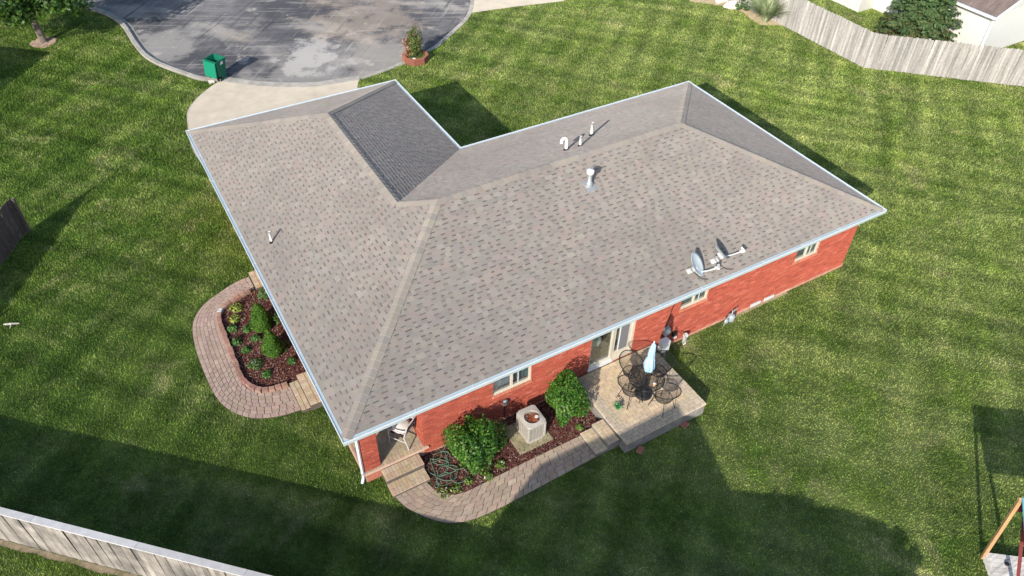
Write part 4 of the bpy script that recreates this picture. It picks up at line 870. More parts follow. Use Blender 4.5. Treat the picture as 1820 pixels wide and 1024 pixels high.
# ------------------------------------------------------------------ porch chair and side table
pc = thing('porch_chair', 'pale metal armchair with dark sling seat on the porch', 'chair', (1.80, 1.0, .424), math.radians(125))
for s_ in (-1, 1):
    MB().tube([(.26, .28*s_, 0), (.25, .28*s_, .60), (-.24, .28*s_, .64)], .019, 8).build('front_leg', 'frame', pc); MB().tube([(-.34, .28*s_, 0), (-.22, .28*s_, .45), (-.36, .28*s_, .98)], .019, 8).build('back_leg', 'frame', pc); MB().tube([(.25, .28*s_, .25), (-.28, .28*s_, .25)], .013, 6).build('stretcher', 'frame', pc)
MB().tube([(-.36, -.28, .98), (-.38, 0, 1.0), (-.36, .28, .98)], .019, 8).build('top_rail', 'frame', pc); MB().tube([(.24, -.28, .42), (.24, .28, .42)], .017, 8).build('seat_rail', 'frame', pc); MB().tube([(-.27, -.28, .62), (-.27, .28, .62)], .012, 6).build('back_rail', 'frame', pc)
MB().add([(.24, -.26, .43), (.24, .26, .43), (-.2, .26, .40), (-.2, -.26, .40), (-.345, .26, .95), (-.345, -.26, .95)], [(0, 1, 2, 3), (3, 2, 4, 5)]).build('sling', 'dark', pc)
cu = thing('seat_cushion', 'round white cushion lying on the porch chair', 'cushion', (1.80, 1.02, .424+.43)); cu.rotation_euler = (.0, 0, 0); MB().lathe([(0, 0), (.20, .01), (.25, .06), (.24, .11), (.16, .15), (0, .16)], (0, 0, 0), 24).build('cushion', 'pvc', cu, True); MB().tube([(.252*math.cos(a), .252*math.sin(a), .075) for a in np.linspace(0, 6.28, 28, endpoint=False)], .007, 5, True).build('piping', 'frame', cu)
# ------------------------------------------------------------------ satellite dishes on the eave
def dish(label, foot, bore, c, arm_to, rx=.30, rz=.38):
    t = thing('satellite_dish', label, 'satellite dish', tuple(foot), 0, 'satellite dishes on the roof edge'); f0 = np.array(foot); b = np.array(bore, float); b /= np.linalg.norm(b); upw = np.array([0, 0, 1.])-b[2]*b; upw /= np.linalg.norm(upw); sd_ = np.cross(b, upw); c = np.array(c)-f0
    V = []; F = []; nr, na = 6, 28
    for off in (0, -.010):
        for i in range(nr+1):
            for k in range(na): q = i/nr; a = 2*math.pi*k/na; V.append(c+sd_*rx*q*math.cos(a)+upw*rz*q*math.sin(a)+b*(.07*(q*q-1)+off))
    m_ = (nr+1)*na
    for s_ in (0, m_): F += [(s_+i*na+k, s_+i*na+(k+1) % na, s_+(i+1)*na+(k+1) % na, s_+(i+1)*na+k) for i in range(nr) for k in range(na)]
    F += [(nr*na+k, nr*na+(k+1) % na, m_+nr*na+(k+1) % na, m_+nr*na+k) for k in range(na)]
    MB().add(V, F).build('reflector', 'dish', t, True); bt = c-upw*rz*.75-b*.05; at = np.array(arm_to)-f0
    MB().tube([bt, bt*.5+at*.5-(0, 0, .02), at], .020, 6).build('feed_arm', 'dishw', t); d_ = (c-at)/np.linalg.norm(c-at)
    MB().obox(at+d_*.02, d_*.07, np.cross(d_, (0, 0, 1.))*.035, (0, 0, .03)).build('feed_horn', 'pvc', t); MB().obox(at+(0, 0, .06), sd_*.09, b*.03, upw*.025).build('lnb_block', 'pvc', t)
    MB().tube([(0, 0, .0), (0, 0, .18), tuple(c-b*.12-upw*rz*.45)], .024, 8).build('mast', 'galv', t); MB().obox(c-b*.10-upw*rz*.4, b*.05, sd_*.06, upw*.09).build('bracket', 'dishw', t)
    MB().obox((0, 0, .012), (.13, 0, 0), (0, .07*cs, .07*S*cs), (0, -.012*S, .012)).build('foot_plate', 'dishw', t)
    MB().tube([(.02, 0, .05), (.05, -.10, -.02), (.10, -.24, -.07), (.15, -.36, -.1), (.30, -.46, -.11)], .008, 5).build('cable', 'black', t)
    return t
def rs(x, yv): return np.array([x, yv, roof_z(yv)+.01])
dish('pale grey satellite dish facing the camera, left of the pair on the roof edge', rs(10.93, .62), (.45, -.66, .60), (11.05, .52, 3.10), (11.57, .22, 2.96))
dish('satellite dish seen edge-on, right of the pair on the roof edge', rs(11.84, .62), (.76, -.18, .63), (12.02, .62, 3.12), (12.72, .42, 2.98))
# ------------------------------------------------------------------ utility boxes on the long wall
ub = thing('utility_pedestal', 'white utility pedestal box on legs at the far corner of the patio', 'utility box', (9.98, .12, 0)); MB().box((-.14, -.10, .42), (.14, .10, .78)).build('cabinet', 'pvc', ub); MB().box((-.15, -.11, .78), (.15, .11, .81)).build('lid', 'white', ub)
for sx in (-1, 1): MB().box((.09*sx-.02, -.03, 0), (.09*sx+.02, .03, .42)).build('leg', 'galv', ub)
em = thing('electric_meter', 'grey electric meter box on the brick wall beside the white pedestal', 'meter', (10.27, OV-.015, .70)); MB().box((-.09, -.11, -.02), (.09, 0, .26)).build('cabinet', 'metergrey', em); MB().tube([(0, -.05, -.7), (0, -.05, 0)], .022, 8).build('conduit', 'galv', em); ml = MB().lathe([(.07, 0), (.07, .05), (.05, .07), (0, .075)], (0, 0, 0), 14).build('meter_glass', 'dish', em, True); ml.location = (0, -.11, .16); ml.rotation_euler = (math.pi/2, 0, 0)
bx2 = thing('cable_box', 'small black cable box on the wall between the meter and the white post', 'cable box', (10.64, OV-.015, .42)); MB().box((-.07, -.08, 0), (.07, 0, .16)).build('cabinet', 'black', bx2); MB().tube([(-.03, -.05, .15), (-.08, -.09, .3), (.0, -.06, .38), (.04, -.08, .2)], .01, 5).build('loose_cable', 'black', bx2); MB().box((-.02, -.09, -.1), (.09, -.02, -.03)).build('label_plate', 'pvc', bx2)
wp = thing('cleanout_post', 'short white post box standing against the brick wall', 'utility post', (11.0, .27, 0)); MB().box((-.045, -.04, 0), (.045, .04, .34)).build('post', 'pvc', wp); MB().box((-.06, -.055, .34), (.06, .055, .43)).build('cap', 'pvc', wp)
gm = thing('gas_meter', 'grey gas meter with pipes at the foot of the brick wall', 'gas meter', (12.82, .25, 0)); MB().lathe([(0, .12), (.10, .13), (.12, .20), (.12, .34), (.09, .40), (0, .41)], (.06, 0, 0), 14).build('meter_body', 'metergrey', gm, True); MB().tube([(-.18, 0, 0), (-.18, 0, .30), (-.05, 0, .38)], .022, 8).build('riser', 'galv', gm)
MB().tube([(.06, 0, .40), (.10, .04, .50), (.30, .06, .52), (.32, .12, .46), (.32, .16, .1)], .020, 8).build('pipe', 'galv', gm); rg = MB().lathe([(0, 0), (.09, .01), (.10, .03), (.05, .06), (0, .07)], (0, 0, 0), 14).build('regulator', 'metergrey', gm, True); rg.location = (-.18, -.03, .26); rg.rotation_euler = (1.3, 0, 0)
# ------------------------------------------------------------------ street: wheelie bin and planter
bn = thing('wheelie_bin', 'green wheeled rubbish bin with its lid hanging open at the kerb', 'bin', (2.85, 24.38, .02), math.radians(32))
def hollow(z0, h0, z1, h1, th, mb):
    V = [(sx*h0[0], sy*h0[1], z0) for sx, sy in ((-1, -1), (1, -1), (1, 1), (-1, 1))]+[(sx*h1[0], sy*h1[1], z1) for sx, sy in ((-1, -1), (1, -1), (1, 1), (-1, 1))]
    V += [(sx*(h1[0]-th), sy*(h1[1]-th), z1) for sx, sy in ((-1, -1), (1, -1), (1, 1), (-1, 1))]+[(sx*(h0[0]-th), sy*(h0[1]-th), z0+.03) for sx, sy in ((-1, -1), (1, -1), (1, 1), (-1, 1))]
    F = [(3, 2, 1, 0), (12, 13, 14, 15)]+[(k*4+i, k*4+(i+1) % 4, (k+1)*4+(i+1) % 4, (k+1)*4+i) for k in range(3) for i in range(4)]; return mb.add(V, F)
hollow(.06, (.22, .24), 1.02, (.31, .36), .012, MB()).build('body', 'green', bn); mb = MB()
for sx, sy in ((1, 0), (-1, 0), (0, 1), (0, -1)): mb.obox((sx*.318, sy*.368, 1.0), (.018 if sx else .335, 0, 0), (0, .018 if sy else .385, 0), (0, 0, .022))
mb.build('rim', 'green', bn)
MB().obox((-.40, 0, .62), (.022, 0, .0), (0, .35, 0), (.045, 0, .36)).build('lid', 'green2', bn); MB().tube([(-.35, -.25, .98), (-.40, -.25, 1.0), (-.40, .25, 1.0), (-.35, .25, .98)], .016, 6).build('handle', 'green', bn)
for sy in (-1, 1): MB().tube([(-.2, sy*.20, .13), (-.2, sy*.26, .13)], .13, 16).build('wheel', 'rubber', bn)
MB().add([(-.02, -.345, .78), (.12, -.345, .78), (.12, -.362, .92), (-.02, -.362, .92), (-.02, -.33, .78), (.12, -.33, .78), (.12, -.347, .92), (-.02, -.347, .92)], [(0, 1, 2, 3), (7, 6, 5, 4), (0, 4, 5, 1), (1, 5, 6, 2), (2, 6, 7, 3), (3, 7, 4, 0)]).build('sticker', 'pvc', bn)
tag(MB().box((2.30, 24.05, .0), (2.55, 24.3, .07)).build('kerb_stone', 'rock'), 'pale broken kerb stone on the grass beside the green bin', 'stone')
pl = thing('brick_planter', 'octagonal red brick planter with a bushy shrub at the edge of the street', 'planter', (11.77, 21.75, 0), .3); n_ = 8
for k in range(n_):
    a0, a1 = k*2*math.pi/n_, (k+1)*2*math.pi/n_
    for lv in range(3):
        V = [(r*math.cos(a), r*math.sin(a), z) for z in (lv*.115+.003, lv*.115+.108) for (r, a) in ((.66, a0), (.66, a1-.012), (.54, a1-.012), (.54, a0))]
        MB().add(V, [(3, 2, 1, 0), (4, 5, 6, 7), (0, 1, 5, 4), (1, 2, 6, 5), (2, 3, 7, 6), (3, 0, 4, 7)]).build('brick', 'terracotta', pl)
MB().prism([(.55*math.cos(a), .55*math.sin(a)) for a in np.linspace(0, 6.28, 16, endpoint=False)], 0, .24).build('soil', 'ground', pl)
P, d, rr = ell_points(1500, (.05, .08, .85), (.42, .42, .72), 21, .35, .9); leaves('foliage', P, d+(0, 0, .4), .06, 'leaf', pl, np.where((rng.random(1500) < .22)[:, None], colmix(1500, (.20, .17, .05), (.33, .22, .10)), colmix(1500, (.05, .11, .02), (.16, .22, .05))), 2.6, -.6, .6)
P, d, rr = ell_points(300, (-.34, .2, .72), (.16, .16, .62), 25, .3, .9); leaves('dry_foliage', P, d+(0, 0, .4), .05, 'leaf', pl, colmix(300, (.36, .20, .12), (.48, .28, .18)), 2.4, -.6, .6)
for k in range(7):
    a = rng.uniform(0, 6.28); MB().tube([(.05, .05, .2), (.05+.3*math.cos(a), .08+.3*math.sin(a), 1.25)], [.018, .006], 5).build('stem', 'bark', pl)
rk_ = thing('white_rock', 'white rock lying on the soil of the brick planter', 'rock', (11.55, 21.42, .235)); v_ = rng.normal(size=(40, 3)); v_ /= np.linalg.norm(v_, axis=1)[:, None]
bm = bmesh.new(); [bm.verts.new((p[0]*.13, p[1]*.09, abs(p[2])*.10)) for p in v_]; bmesh.ops.convex_hull(bm, input=bm.verts); me = bpy.data.meshes.new('rock'); bm.to_mesh(me); me.materials.append(M['pvc']); ro = bpy.data.objects.new('rock', me); C.objects.link(ro); ro.parent = rk_
# ------------------------------------------------------------------ fences
def picket_mesh(name, w_, h, th, dog=0.):
    mb = MB(); pr = [(-w_/2, 0), (w_/2, 0), (w_/2, h-dog), (w_/2-dog, h), (-w_/2+dog, h), (-w_/2, h-dog)] if dog else [(-w_/2, 0), (w_/2, 0), (w_/2, h), (-w_/2, h)]
    n_ = len(pr); mb.add([(x, -th/2, z) for x, z in pr]+[(x, th/2, z) for x, z in pr], [tuple(range(n_)), tuple(range(2*n_-1, n_-1, -1))]+[(i, n_+i, n_+(i+1) % n_, (i+1) % n_) for i in range(n_)]); return mb
def fence(name, label, line, h, m, board=.14, th=.018, dog=.025, rails=(.4, 1.3), rail_side=1, post_every=2.4, jitter=.02, cap=None, post_up=0., lap=-.006):
    line = [np.array(p, float) for p in line]; t = thing(name, label, 'fence', (*line[0], 0)); o0 = line[0]; proto = None; post_p = None
    for a, b in zip(line[:-1], line[1:]):
        d = b-a; ln = np.linalg.norm(d); d /= ln; nrm = np.array([-d[1], d[0]])*rail_side; ang = math.atan2(d[1], d[0]); n_ = int(ln/board)
        for i in range(n_):
            p = a+d*(i+.5)*ln/n_-o0
            if proto is None: proto = picket_mesh('picket', board+lap, h, th, dog).build('picket', m, t); o = proto
            else: o = proto.copy(); C.objects.link(o)
            jj = random.uniform(-.003, .003)+(.0035*(-1)**i if lap > 0 else 0); o.location = (p[0]+nrm[0]*jj, p[1]+nrm[1]*jj, random.uniform(-jitter, jitter)+.02); o.rotation_euler = (random.uniform(-.012, .012), random.uniform(-.008, .008), ang)
        for z in rails: c_ = (a+b)/2-o0+nrm*(th/2+.022); MB().obox((*c_, z), (*(d*ln/2), 0), (*(nrm*.019), 0), (0, 0, .044)).build('rail', m, t)
        k = max(1, int(ln/post_every))
        for i in range(k+1):
            p = a+d*ln*i/k-o0+nrm*(th/2+.092)
            if post_p is None: post_p = MB().box((-.045, -.045, 0), (.045, .045, h+post_up)).build('post', m, t); o = post_p
            else: o = post_p.copy(); C.objects.link(o)
            o.location = (p[0], p[1], 0); o.rotation_euler = (0, 0, ang)
        if cap:
            k = max(1, int(ln/2.4))
            for i in range(k):
                c_ = a+d*ln*(i+.5)/k-o0+nrm*.03; MB().obox((*c_, h+.045), (*(d*(ln/k/2-.003)), 0), (*(nrm*.082), 0), (0, 0, .018)).build('cap_board', cap, t)
    return t
fence('picket_fence', 'weathered pale grey dog-eared picket fence bending across the back of the right lawn', [(30.4, 21.5), (31.1, 17.5), (31.08, 10.55), (36.5, 5.45), (44, -1.6)], 1.78, 'weather')
fA = np.array([-14.4, 9.6]); fB = np.array([.9, -5.06])
fence('capped_fence', 'grey stained board fence with a pale flat cap along the bottom left edge', [tuple(fA[:2]), tuple(fB[:2])], 1.48, 'weather2', board=.145, lap=.012, dog=0, jitter=.0, cap='cap', rail_side=1, rails=(.35, 1.35), post_up=-.02)
fence('dark_fence', 'end of a dark shaded board fence at the left edge of the lawn', [(-6.13, 16.12), (-9.5, 10.4)], 1.46, 'shaded_board', board=.14, lap=.004, dog=0, rail_side=1, rails=(.32, 1.1), jitter=.005)
# ------------------------------------------------------------------ swing-frame play set at the lower right
ps = thing('play_set', 'wooden play set with teal and maroon awning at the lower right corner', 'play set', (12.78, -8.97, 0)); q0 = np.array([12.78, -8.97, 0]); tp = gp(1814, 888, 2.40)-q0; ev = np.array([.79, -.613, 0]); nv = np.array([.613, .79, 0])
for off in (0, 2.3):
    o_ = ev*off; MB().tube([o_, o_+tp], .055, 4).build('leg', 'wood', ps); MB().tube([o_-nv*1.25+ev*.35, o_+tp+ev*.12], .05, 4).build('leg', 'maroon', ps)
MB().tube([tp-ev*.05, tp+ev*2.5], .06, 4).build('ridge_beam', 'wood', ps)
for k in range(5):
    a = tp+ev*(.0+k*.5); b = a+ev*.5; dn_ = -nv*1.1+np.array([0, 0, -.55]); MB().add([a+(0, 0, .08), b+(0, 0, .08), b+dn_, a+dn_, a+(0, 0, .05), b+(0, 0, .05), b+dn_-(0, 0, .03), a+dn_-(0, 0, .03)], [(0, 1, 2, 3), (7, 6, 5, 4), (0, 4, 5, 1), (1, 5, 6, 2), (2, 6, 7, 3), (3, 7, 4, 0)]).build('awning_strip', 'blue' if k % 2 == 0 else 'maroon', ps)
    MB().obox((a+b)/2+(0, 0, -.22), ev*.235, nv*.012, (0, 0, .24)).build('awning_valance', 'maroon' if k % 2 == 0 else 'blue', ps)
for k in range(9): MB().obox(ev*1.1+np.array([.05, -.08, 0])-nv*(k*.125)+(0, 0, .22), ev*1.15, nv*.058, (0, 0, .014)).build('deck_plank', 'pale_plank', ps)
for off in (.05, 2.15): MB().obox(ev*off-nv*.5+(0, 0, .105), ev*.05, nv*.55, (0, 0, .10)).build('deck_joist', 'pale_plank', ps)
kn = gp(1789, 1003, .24)-q0; MB().lathe([(0, 0), (.05, 0), (.05, .03), (.035, .05), (0, .05)], kn, 10).build('black_bolt', 'rubber', ps)
# ------------------------------------------------------------------ neighbouring white house beyond the picket fence
nh = thing('siding_house', 'white vinyl-sided neighbouring house with brown shingle roof beyond the picket fence', 'house', (37.44, 8.67, 0)); hN = 2.20
mb = MB().box((0, 0, 0), (12, 9, hN)).build('wall', 'siding', nh)
for k in range(20): 
    z = .06+k*.106; MB().add([(-.002, 0, z+.104), (-.002, 9, z+.104), (-.018, 9, z), (-.018, 0, z), (0, 0, z), (0, 9, z)], [(0, 1, 2, 3), (3, 2, 5, 4)]).build('siding_board', 'siding', mb); MB().add([(0, -.002, z+.104), (12, -.002, z+.104), (12, -.018, z), (0, -.018, z), (0, 0, z), (12, 0, z)], [(0, 3, 2, 1), (3, 4, 5, 2)]).build('siding_board', 'siding', mb)
MB().box((-.03, -.03, 0), (.05, .05, hN)).build('corner_trim', 'white', nh); ny = .42
MB().add([(-.4, -.25, hN+.02), (-.4, 9.2, hN+.02), (6, 9.2, hN+2.7), (6, -.25, hN+2.7), (12.4, -.25, hN+.02), (12.4, 9.2, hN+.02)], [(0, 3, 2, 1), (3, 4, 5, 2)]).build('roof', mat('brown_shingles', (.17, .135, .125), .9, streak=(1.2, 4, 1.2), var=.25, vscale=12, bump=.4, bscale=25), nh)
MB().add([(0, -.001, hN), (12, -.001, hN), (6, -.001, hN+2.52), (0, 9, hN), (12, 9, hN), (6, 9, hN+2.52)], [(0, 1, 2), (5, 4, 3)]).build('gable', 'siding', nh)
MB().obox((-.44, 4.5, hN-.05), (.05, 0, 0), (0, 4.75, 0), (0, 0, .06)).build('gutter', 'white', nh); d_ = np.array([6.4, 0, 2.68]); d_ /= np.linalg.norm(d_); MB().obox(np.array([2.8, -.27, hN+1.28]), d_*3.46, (0, .025, 0), (-.03, 0, .075)).build('bargeboard', 'white', nh)
MB().tube([(-.42, .1, hN-.1), (-.2, .08, hN-.2), (-.06, .06, hN-.35), (-.06, .06, .1)], .04, 6).build('downspout', 'white', nh); MB().box((5.2, -.04, .8), (6.2, -.004, 1.9)).build('window', 'inner', nh)
MB().box((-1.2, 6.8, 0), (-.02, 9, 2.2)).build('side_bay', 'siding', nh)
# ------------------------------------------------------------------ trees
def spruce(loc, r, h, label, n=15000):
    t = thing('spruce_tree', label, 'tree', loc); MB().tube([(0, 0, 0), (0, 0, h*.96)], [.16, .02], 8).build('trunk', 'bark', t); P = []; Nn = []; tiers = int(h/.30)
    for k in range(tiers):
        z = .25+(h-.3)*(k/tiers); rr = r*(1-(z/h))**.85*random.uniform(.88, 1.12)+.08; nb = max(5, int(15*(1-z/h))+4); off = random.uniform(0, 6.28)
        for b in range(nb):
            a = off+6.283*b/nb+random.uniform(-.2, .2); ln = rr*random.uniform(.78, 1.12); m = int(n*ln/(tiers*nb*r*.55))
            if m < 3: continue
            s_ = rng.random(m)**.7; wd = .30*ln*(1-.75*s_)+.05; lat = rng.normal(0, .5, m)*wd; q = s_*ln
            zz = z-.18*q+.14*(q/ln)**3*ln*.5-.05*abs(lat)-rng.random(m)*.09; P.append(np.stack([q*math.cos(a)-lat*math.sin(a), q*math.sin(a)+lat*math.cos(a), zz], 1)); Nn.append(np.tile((.3*math.cos(a), .3*math.sin(a), 1.), (m, 1)))
    P = np.vstack(P); Nn = np.vstack(Nn); k = P[:, 2] > .05; P, Nn = P[k], Nn[k]; m = len(P); low = np.clip(1-P[:, 2]/(h*.45), 0, 1)[:, None]*(rng.random(m) < .3)[:, None]
    col = colmix(m, (.050, .105, .038), (.135, .215, .085)); col = col*(1-low)+low*np.array((.17, .11, .05)); leaves('crown', P, Nn, .085, 'needle', t, col, 2.3, 0, .45); return t
sp_ = gp(1628, 84, 0.); spruce((sp_[0]+.3, sp_[1]+.5, 0), 2.25, 5.6, 'dense dark green spruce between the picket fence and the white house', 26000)
def broadleaf(loc, tr_h, r, zc, h, label, n, lean=(0, 0), seed=1):
    t = thing('broadleaf_tree', label, 'tree', loc); tx, ty_ = lean; MB().tube([(0, 0, -.02), (.02, 0, .12), (tx*.4, ty_*.4, tr_h*.5), (tx, ty_, tr_h), (tx*1.2, ty_*1.2, zc+h*.5)], [.25, .19, .165, .14, .03], 10).build('trunk', 'bark', t, True); r_ = np.random.default_rng(seed); P = []; Nn = []
    for k in range(13):
        a = r_.uniform(0, 6.28); e_ = r_.uniform(-.45, 1); tip = np.array([tx+r*.9*math.cos(a)*math.cos(e_), ty_+r*.9*math.sin(a)*math.cos(e_), zc+h*.5*math.sin(e_)]); b0 = np.array([tx, ty_, tr_h*r_.uniform(.8, 1.15)]); MB().tube([b0, (b0+tip)/2+(0, 0, .15), tip], [.055, .03, .008], 5).build('limb', 'bark', t)
    for k in range(60):
        d_ = r_.normal(size=3); d_ /= np.linalg.norm(d_); c_ = d_*np.array([r, r, h*.5])*r_.uniform(.45, 1.0)+np.array([tx, ty_, zc]); m = n//60; d2 = r_.normal(size=(m, 3)); d2 /= np.linalg.norm(d2, axis=1)[:, None]; P.append(c_+d2*(r*.27)*np.array([1, 1, .65])*r_.uniform(.5, 1.1, (m, 1))); Nn.append(d2*.6+(0, 0, .6))
    P = np.vstack(P); Nn = np.vstack(Nn); m = len(P); leaves('crown', P, Nn, .13, 'leaf', t, colmix(m, (.028, .075, .012), (.095, .19, .03)), 1.35, 0, .6); return t
bt_ = gp(78, 76); broadleaf((bt_[0], bt_[1], 0), 1.7, 3.3, 3.55, 4.6, 'broadleaf tree with a pale trunk on the front lawn at the top left', 24000, (-.1, .2), 4)
mr_ = []
for k in range(240):
    a = rng.uniform(0, 6.28); q = .55*math.sqrt(rng.random()); s_ = rng.uniform(.02, .05); mr_.append((bt_[0]+q*math.cos(a), bt_[1]+q*math.sin(a), s_))
tag(MB().prism([(bt_[0]+(.62+.07*math.sin(3*a))*math.cos(a), bt_[1]+(.6+.06*math.cos(4*a))*math.sin(a)) for a in np.linspace(0, 6.28, 24, endpoint=False)], 0, .025).build('tree_ring', 'soil2'), kind='structure')
mb = MB(); [mb.obox((x, yv, .03+s_*.2), (s_*1.2, s_*.3, 0), (-s_*.3, s_*.7, .01), (0, 0, s_*.4), jit((.42, .31, .24), .25)) for x, yv, s_ in mr_]; tag(mb.build('bark_mulch', 'chip'), 'ring of pale bark mulch at the foot of the front lawn tree', 'mulch', kind='stuff')
broadleaf((-4.6, 40.2, 0), 1.6, 2.0, 3.2, 3.6, 'dark tree overhanging the kerb behind the front lawn tree', 7000, (0, 0), 8)
# ornamental grass and its bed at the fence corner
oc = gp(1362, 33, .1)
def tuft(loc, h, n, label):
    t = thing('ornamental_grass', label, 'grass clump', loc); V = []; F = []; cols = []
    for k in range(n):
        a = rng.uniform(0, 6.28); ln = h*rng.uniform(.7, 1.2); sp = rng.uniform(.15, 1.0); w_ = .024; dx, dy = math.cos(a), math.sin(a); b0 = np.array([dx*.12*rng.random(), dy*.12*rng.random(), 0]); pr = [b0+np.array([dx*sp*ln*f**1.5, dy*sp*ln*f**1.5, ln*(f-.42*sp*f*f)]) for f in (0, .35, .7, 1)]; s_ = len(V)
        for i, p in enumerate(pr): ww = w_*(1, .9, .6, .1)[i]; V += [p+np.array([-dy, dx, 0])*ww, p-np.array([-dy, dx, 0])*ww]
        F += [(s_+2*i, s_+2*i+1, s_+2*i+3, s_+2*i+2) for i in range(3)]; c = random.choice([(.42, .50, .26), (.56, .62, .38), (.66, .70, .50), (.30, .40, .16)]); cols += [c]*8
    np_mesh('blades', np.array(V), np.array(F), 'needle', t, np.array(cols)); return t
tuft((oc[0]-.2, oc[1]-.1, 0), 1.6, 1100, 'pale striped ornamental grass clump in front of the picket fence corner')
ob = [gp(*q) for q in ((1225, 3), (1250, 6), (1290, 12), (1320, 22), (1333, 34), (1352, 45), (1390, 46), (1400, 40), (1360, 10), (1345, -15), (1230, -25))]
tag(MB().add([(p[0], p[1], .006) for p in ob], [tuple(range(len(ob)))][::-1]).build('planting_bed', 'soil2'), kind='structure')
for k, (px, py, s_, lab) in enumerate(((1304, 11, .55, 'flat pale boulder at the end of the fence bed'), (1282, 3, .35, 'smaller pale stone left of the flat boulder'))):
    p = gp(px, py); bm = bmesh.new(); v_ = rng.normal(size=(40, 3)); v_ /= np.linalg.norm(v_, axis=1)[:, None]; [bm.verts.new((q[0]*s_*1.3, q[1]*s_*.8, abs(q[2])*s_*.5)) for q in v_]; bmesh.ops.convex_hull(bm, input=bm.verts); me = bpy.data.meshes.new('boulder'); bm.to_mesh(me); me.materials.append(M['rock']); o = bpy.data.objects.new('boulder', me); C.objects.link(o); o.location = (p[0], p[1], 0); tag(o, lab, 'boulder')
p = gp(1320, 16); plant((p[0], p[1], 0), .5, .5, 160, 'low dark green plant between the boulder and the ornamental grass', (.04, .10, .02), (.09, .17, .04), None, .1)
# ------------------------------------------------------------------ neighbours just outside the picture (they throw the shadows across the lawn)
def shadow_house(name, label, pts, h, m='siding', rise=1.0, vents=()):
    P = [np.array(p)-SH*h for p in pts]; c = np.mean(P, 0); t = thing(name, label, 'house', (c[0], c[1], 0)); Q = [p-c for p in P]; n_ = len(Q)
    MB().prism([tuple(q*.93) for q in Q], 0, h-.05).build('wall', m, t); MB().add([(*q, h-.1) for q in Q]+[(*q, h) for q in Q]+[(*(q*.35), h+rise) for q in Q], [tuple(range(n_-1, -1, -1))]+[(k*n_+i, k*n_+(i+1) % n_, (k+1)*n_+(i+1) % n_, (k+1)*n_+i) for k in (0, 1) for i in range(n_)]+[tuple(range(2*n_, 3*n_))]).build('roof', 'deck', t)
    for vp in vents: p = np.array(vp)-SH*(h+.55)-c; MB().tube([(p[0], p[1], h-.1), (p[0], p[1], h+.55)], .05, 8).build('vent_pipe', 'pvc', t)
    return t
shadow_house('two_storey_house', 'two-storey neighbouring house behind the viewpoint', [(-1.0, -4.05), (4.75, -1.28), (9.80, -1.18), (7.9, -6.8), (1, -11)], 5.6, rise=.9)
shadow_house('garage_wing', 'low neighbouring garage behind the viewpoint', [(8.2, -4.1), (10.25, -5.5), (9.9, -6.05), (11.5, -7.15), (9.5, -9.5), (6, -8)], 2.9, rise=.5, vents=((9.75, -5.0), (10.25, -5.42)))
shadow_house('street_house', 'neighbouring house left of the front lawn, outside the picture', [(-3.64, 31.0), (-8.3, 35.0), (-14, 28.5), (-9.4, 23.6)], 2.6, rise=.9)
sb = np.array([11.15, -7.75])-SH*2.6; broadleaf((sb[0], sb[1], 0), 1.1, .62, 2.1, 1.5, 'small round tree behind the viewpoint', 2600, (0, 0), 15)
def bare(name, a, b, w0, seed):
    a = np.array(a, float); b = np.array(b, float); d = (b-a)/np.linalg.norm(b-a); n_ = np.array([-d[1], d[0]]); r_ = np.random.default_rng(seed); N = 60; P = []; Q = []
    for i in range(N):
        c_ = a+(b-a)*i/(N-1); wd_ = w0*(.65+.5*r_.random()); P.append(c_+n_*.02); Q.append(c_-n_*wd_)
    V = [(*p, .005) for p in P]+[(*q, .005) for q in Q]; tag(MB().add(V, [(i, i+1, N+i+1, N+i) for i in range(N-1)]).build(name, 'soil2'), kind='structure'); return [tuple(p) for p in P]+[tuple(q) for q in Q[::-1]]
bare1 = bare('bare_earth', (-14.4, 9.55), (.9, -5.1), .14, 3); bare2 = bare('bare_earth', (13.2, OV-.03), (15.6, OV-.03), .09, 5)
p = gp(22, 578); stck = thing('broken_stick', 'pale broken stick lying on the grass at the left edge', 'stick', (p[0], p[1], .03)); MB().tube([(-.22, .12, .0), (0, .0, .03), (.2, -.05, .0)], [.03, .035, .02], 6).build('stem', 'rock', stck); MB().tube([(0, 0, .03), (-.06, -.2, .04)], [.025, .012], 5).build('twig', 'rock', stck)
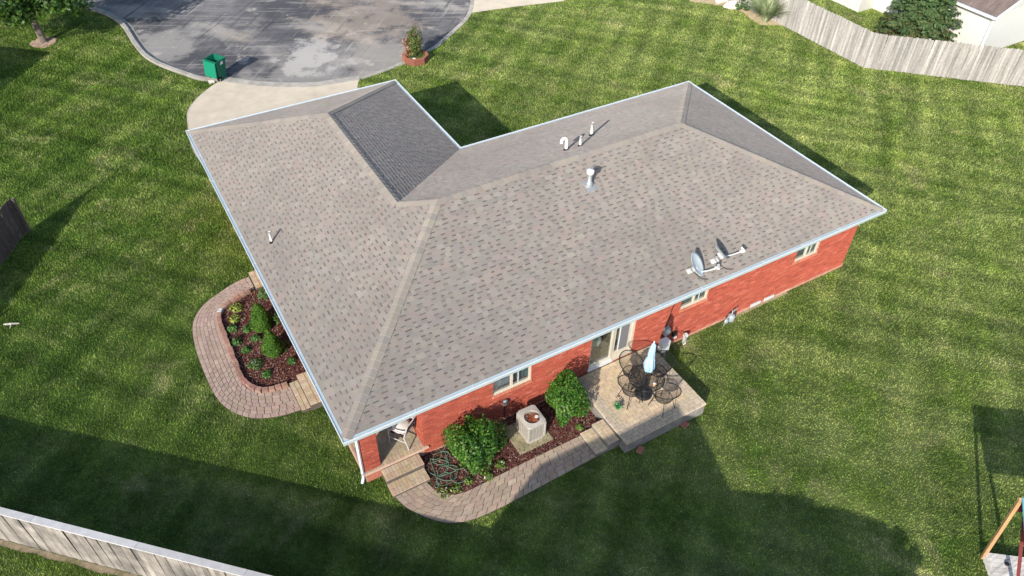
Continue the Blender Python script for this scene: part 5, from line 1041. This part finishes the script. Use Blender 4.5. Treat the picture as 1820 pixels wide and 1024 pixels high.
# ------------------------------------------------------------------ the lawn: mown blades, one mass
ex = [[(OV-.04, OV-.06), (L-OV+.01, OV-.03), (L-OV+.01, W-OV+.01), (D-OV+.01, W-OV), (D-OV, G-OV), (OV, G-OV)], rect(PX0, PX1, PY0, OV), rect(6.17, 6.95, -1.86, -1.07), rect(.89, 1.97, -.34, .5), rect(-.24, .5, 3.42, 4.66), rect(0.05, .5, 9.05, 9.9), walkB, walkL, bedB, bedL, drive_poly, road_poly,
      [(p[0], p[1]) for p in ndrive], [(p[0], p[1]) for p in ob], [(11.77+.62*math.cos(a), 21.75+.62*math.sin(a)) for a in np.linspace(0, 6.28, 16)], [(bt_[0]+.6*math.cos(a), bt_[1]+.6*math.sin(a)) for a in np.linspace(0, 6.28, 16)], rect(37.4, 49, 8.6, 17.6), bare1, bare2]
kl = np.array(kerb_line); tk = np.gradient(kl, axis=0); tk /= np.linalg.norm(tk, axis=1)[:, None]; nk = np.stack([-tk[:, 1], tk[:, 0]], 1); ex.append([tuple(p) for p in kl+nk*.05]+[tuple(p) for p in (kl-nk*.29)[::-1]])
NB = 1500000; X = rng.uniform(-13, 46, NB*2); Y = rng.uniform(-13, 42, NB*2); px = pix(np.stack([X, Y, np.zeros_like(X)], 1)); keep = (px[:, 0] > -220) & (px[:, 0] < 2040) & (px[:, 1] > -60) & (px[:, 1] < 1240); X, Y = X[keep], Y[keep]
dist = np.sqrt((X-CAM[0])**2+(Y-CAM[1])**2+CAM[2]**2); k = rng.random(len(X)) < np.clip((30/dist)**1.4, .25, 1); X, Y, dist = X[k], Y[k], dist[k]
bad = np.zeros(len(X), bool)
for q in ex: bad |= inpoly(X, Y, q)
X, Y, dist = X[~bad], Y[~bad], dist[~bad]; n = len(X)
a = rng.uniform(0, 6.28, n); big_ = 1+.35*blob_noise(np.stack([X*.8, Y*.8, X*0], 1), 1.2, 77); hgt = rng.uniform(.026, .058, n)*big_*np.clip(dist/26, 1, 1.35); wd = rng.uniform(.008, .014, n)*np.clip(dist/24, 1, 1.6)
lean = rng.uniform(.05, .85, n); stripe = np.sign(np.sin((X*.75+Y*.66)*2*math.pi/1.9)); la = a; lx = np.cos(la)*lean+.25*stripe*.66; ly = np.sin(la)*lean-.25*stripe*.75
base = np.stack([X, Y, np.zeros(n)], 1); tip = base+np.stack([lx*hgt, ly*hgt, hgt], 1); pv = np.stack([-np.sin(a), np.cos(a), np.zeros(n)], 1)*wd[:, None]
V = np.stack([base-pv, base+pv, tip], 1).reshape(-1, 3); tone = np.exp(rng.normal(0, .22, n)); warm = rng.uniform(.88, 1.12, n)
go = np_mesh('lawn_grass', V, np.arange(3*n).reshape(n, 3), 'grass', None, np.repeat(np.stack([tone*warm, tone, tone*.9], 1), 3, 0)); tag(go, 'short mown green lawn around the house', 'grass', kind='stuff')
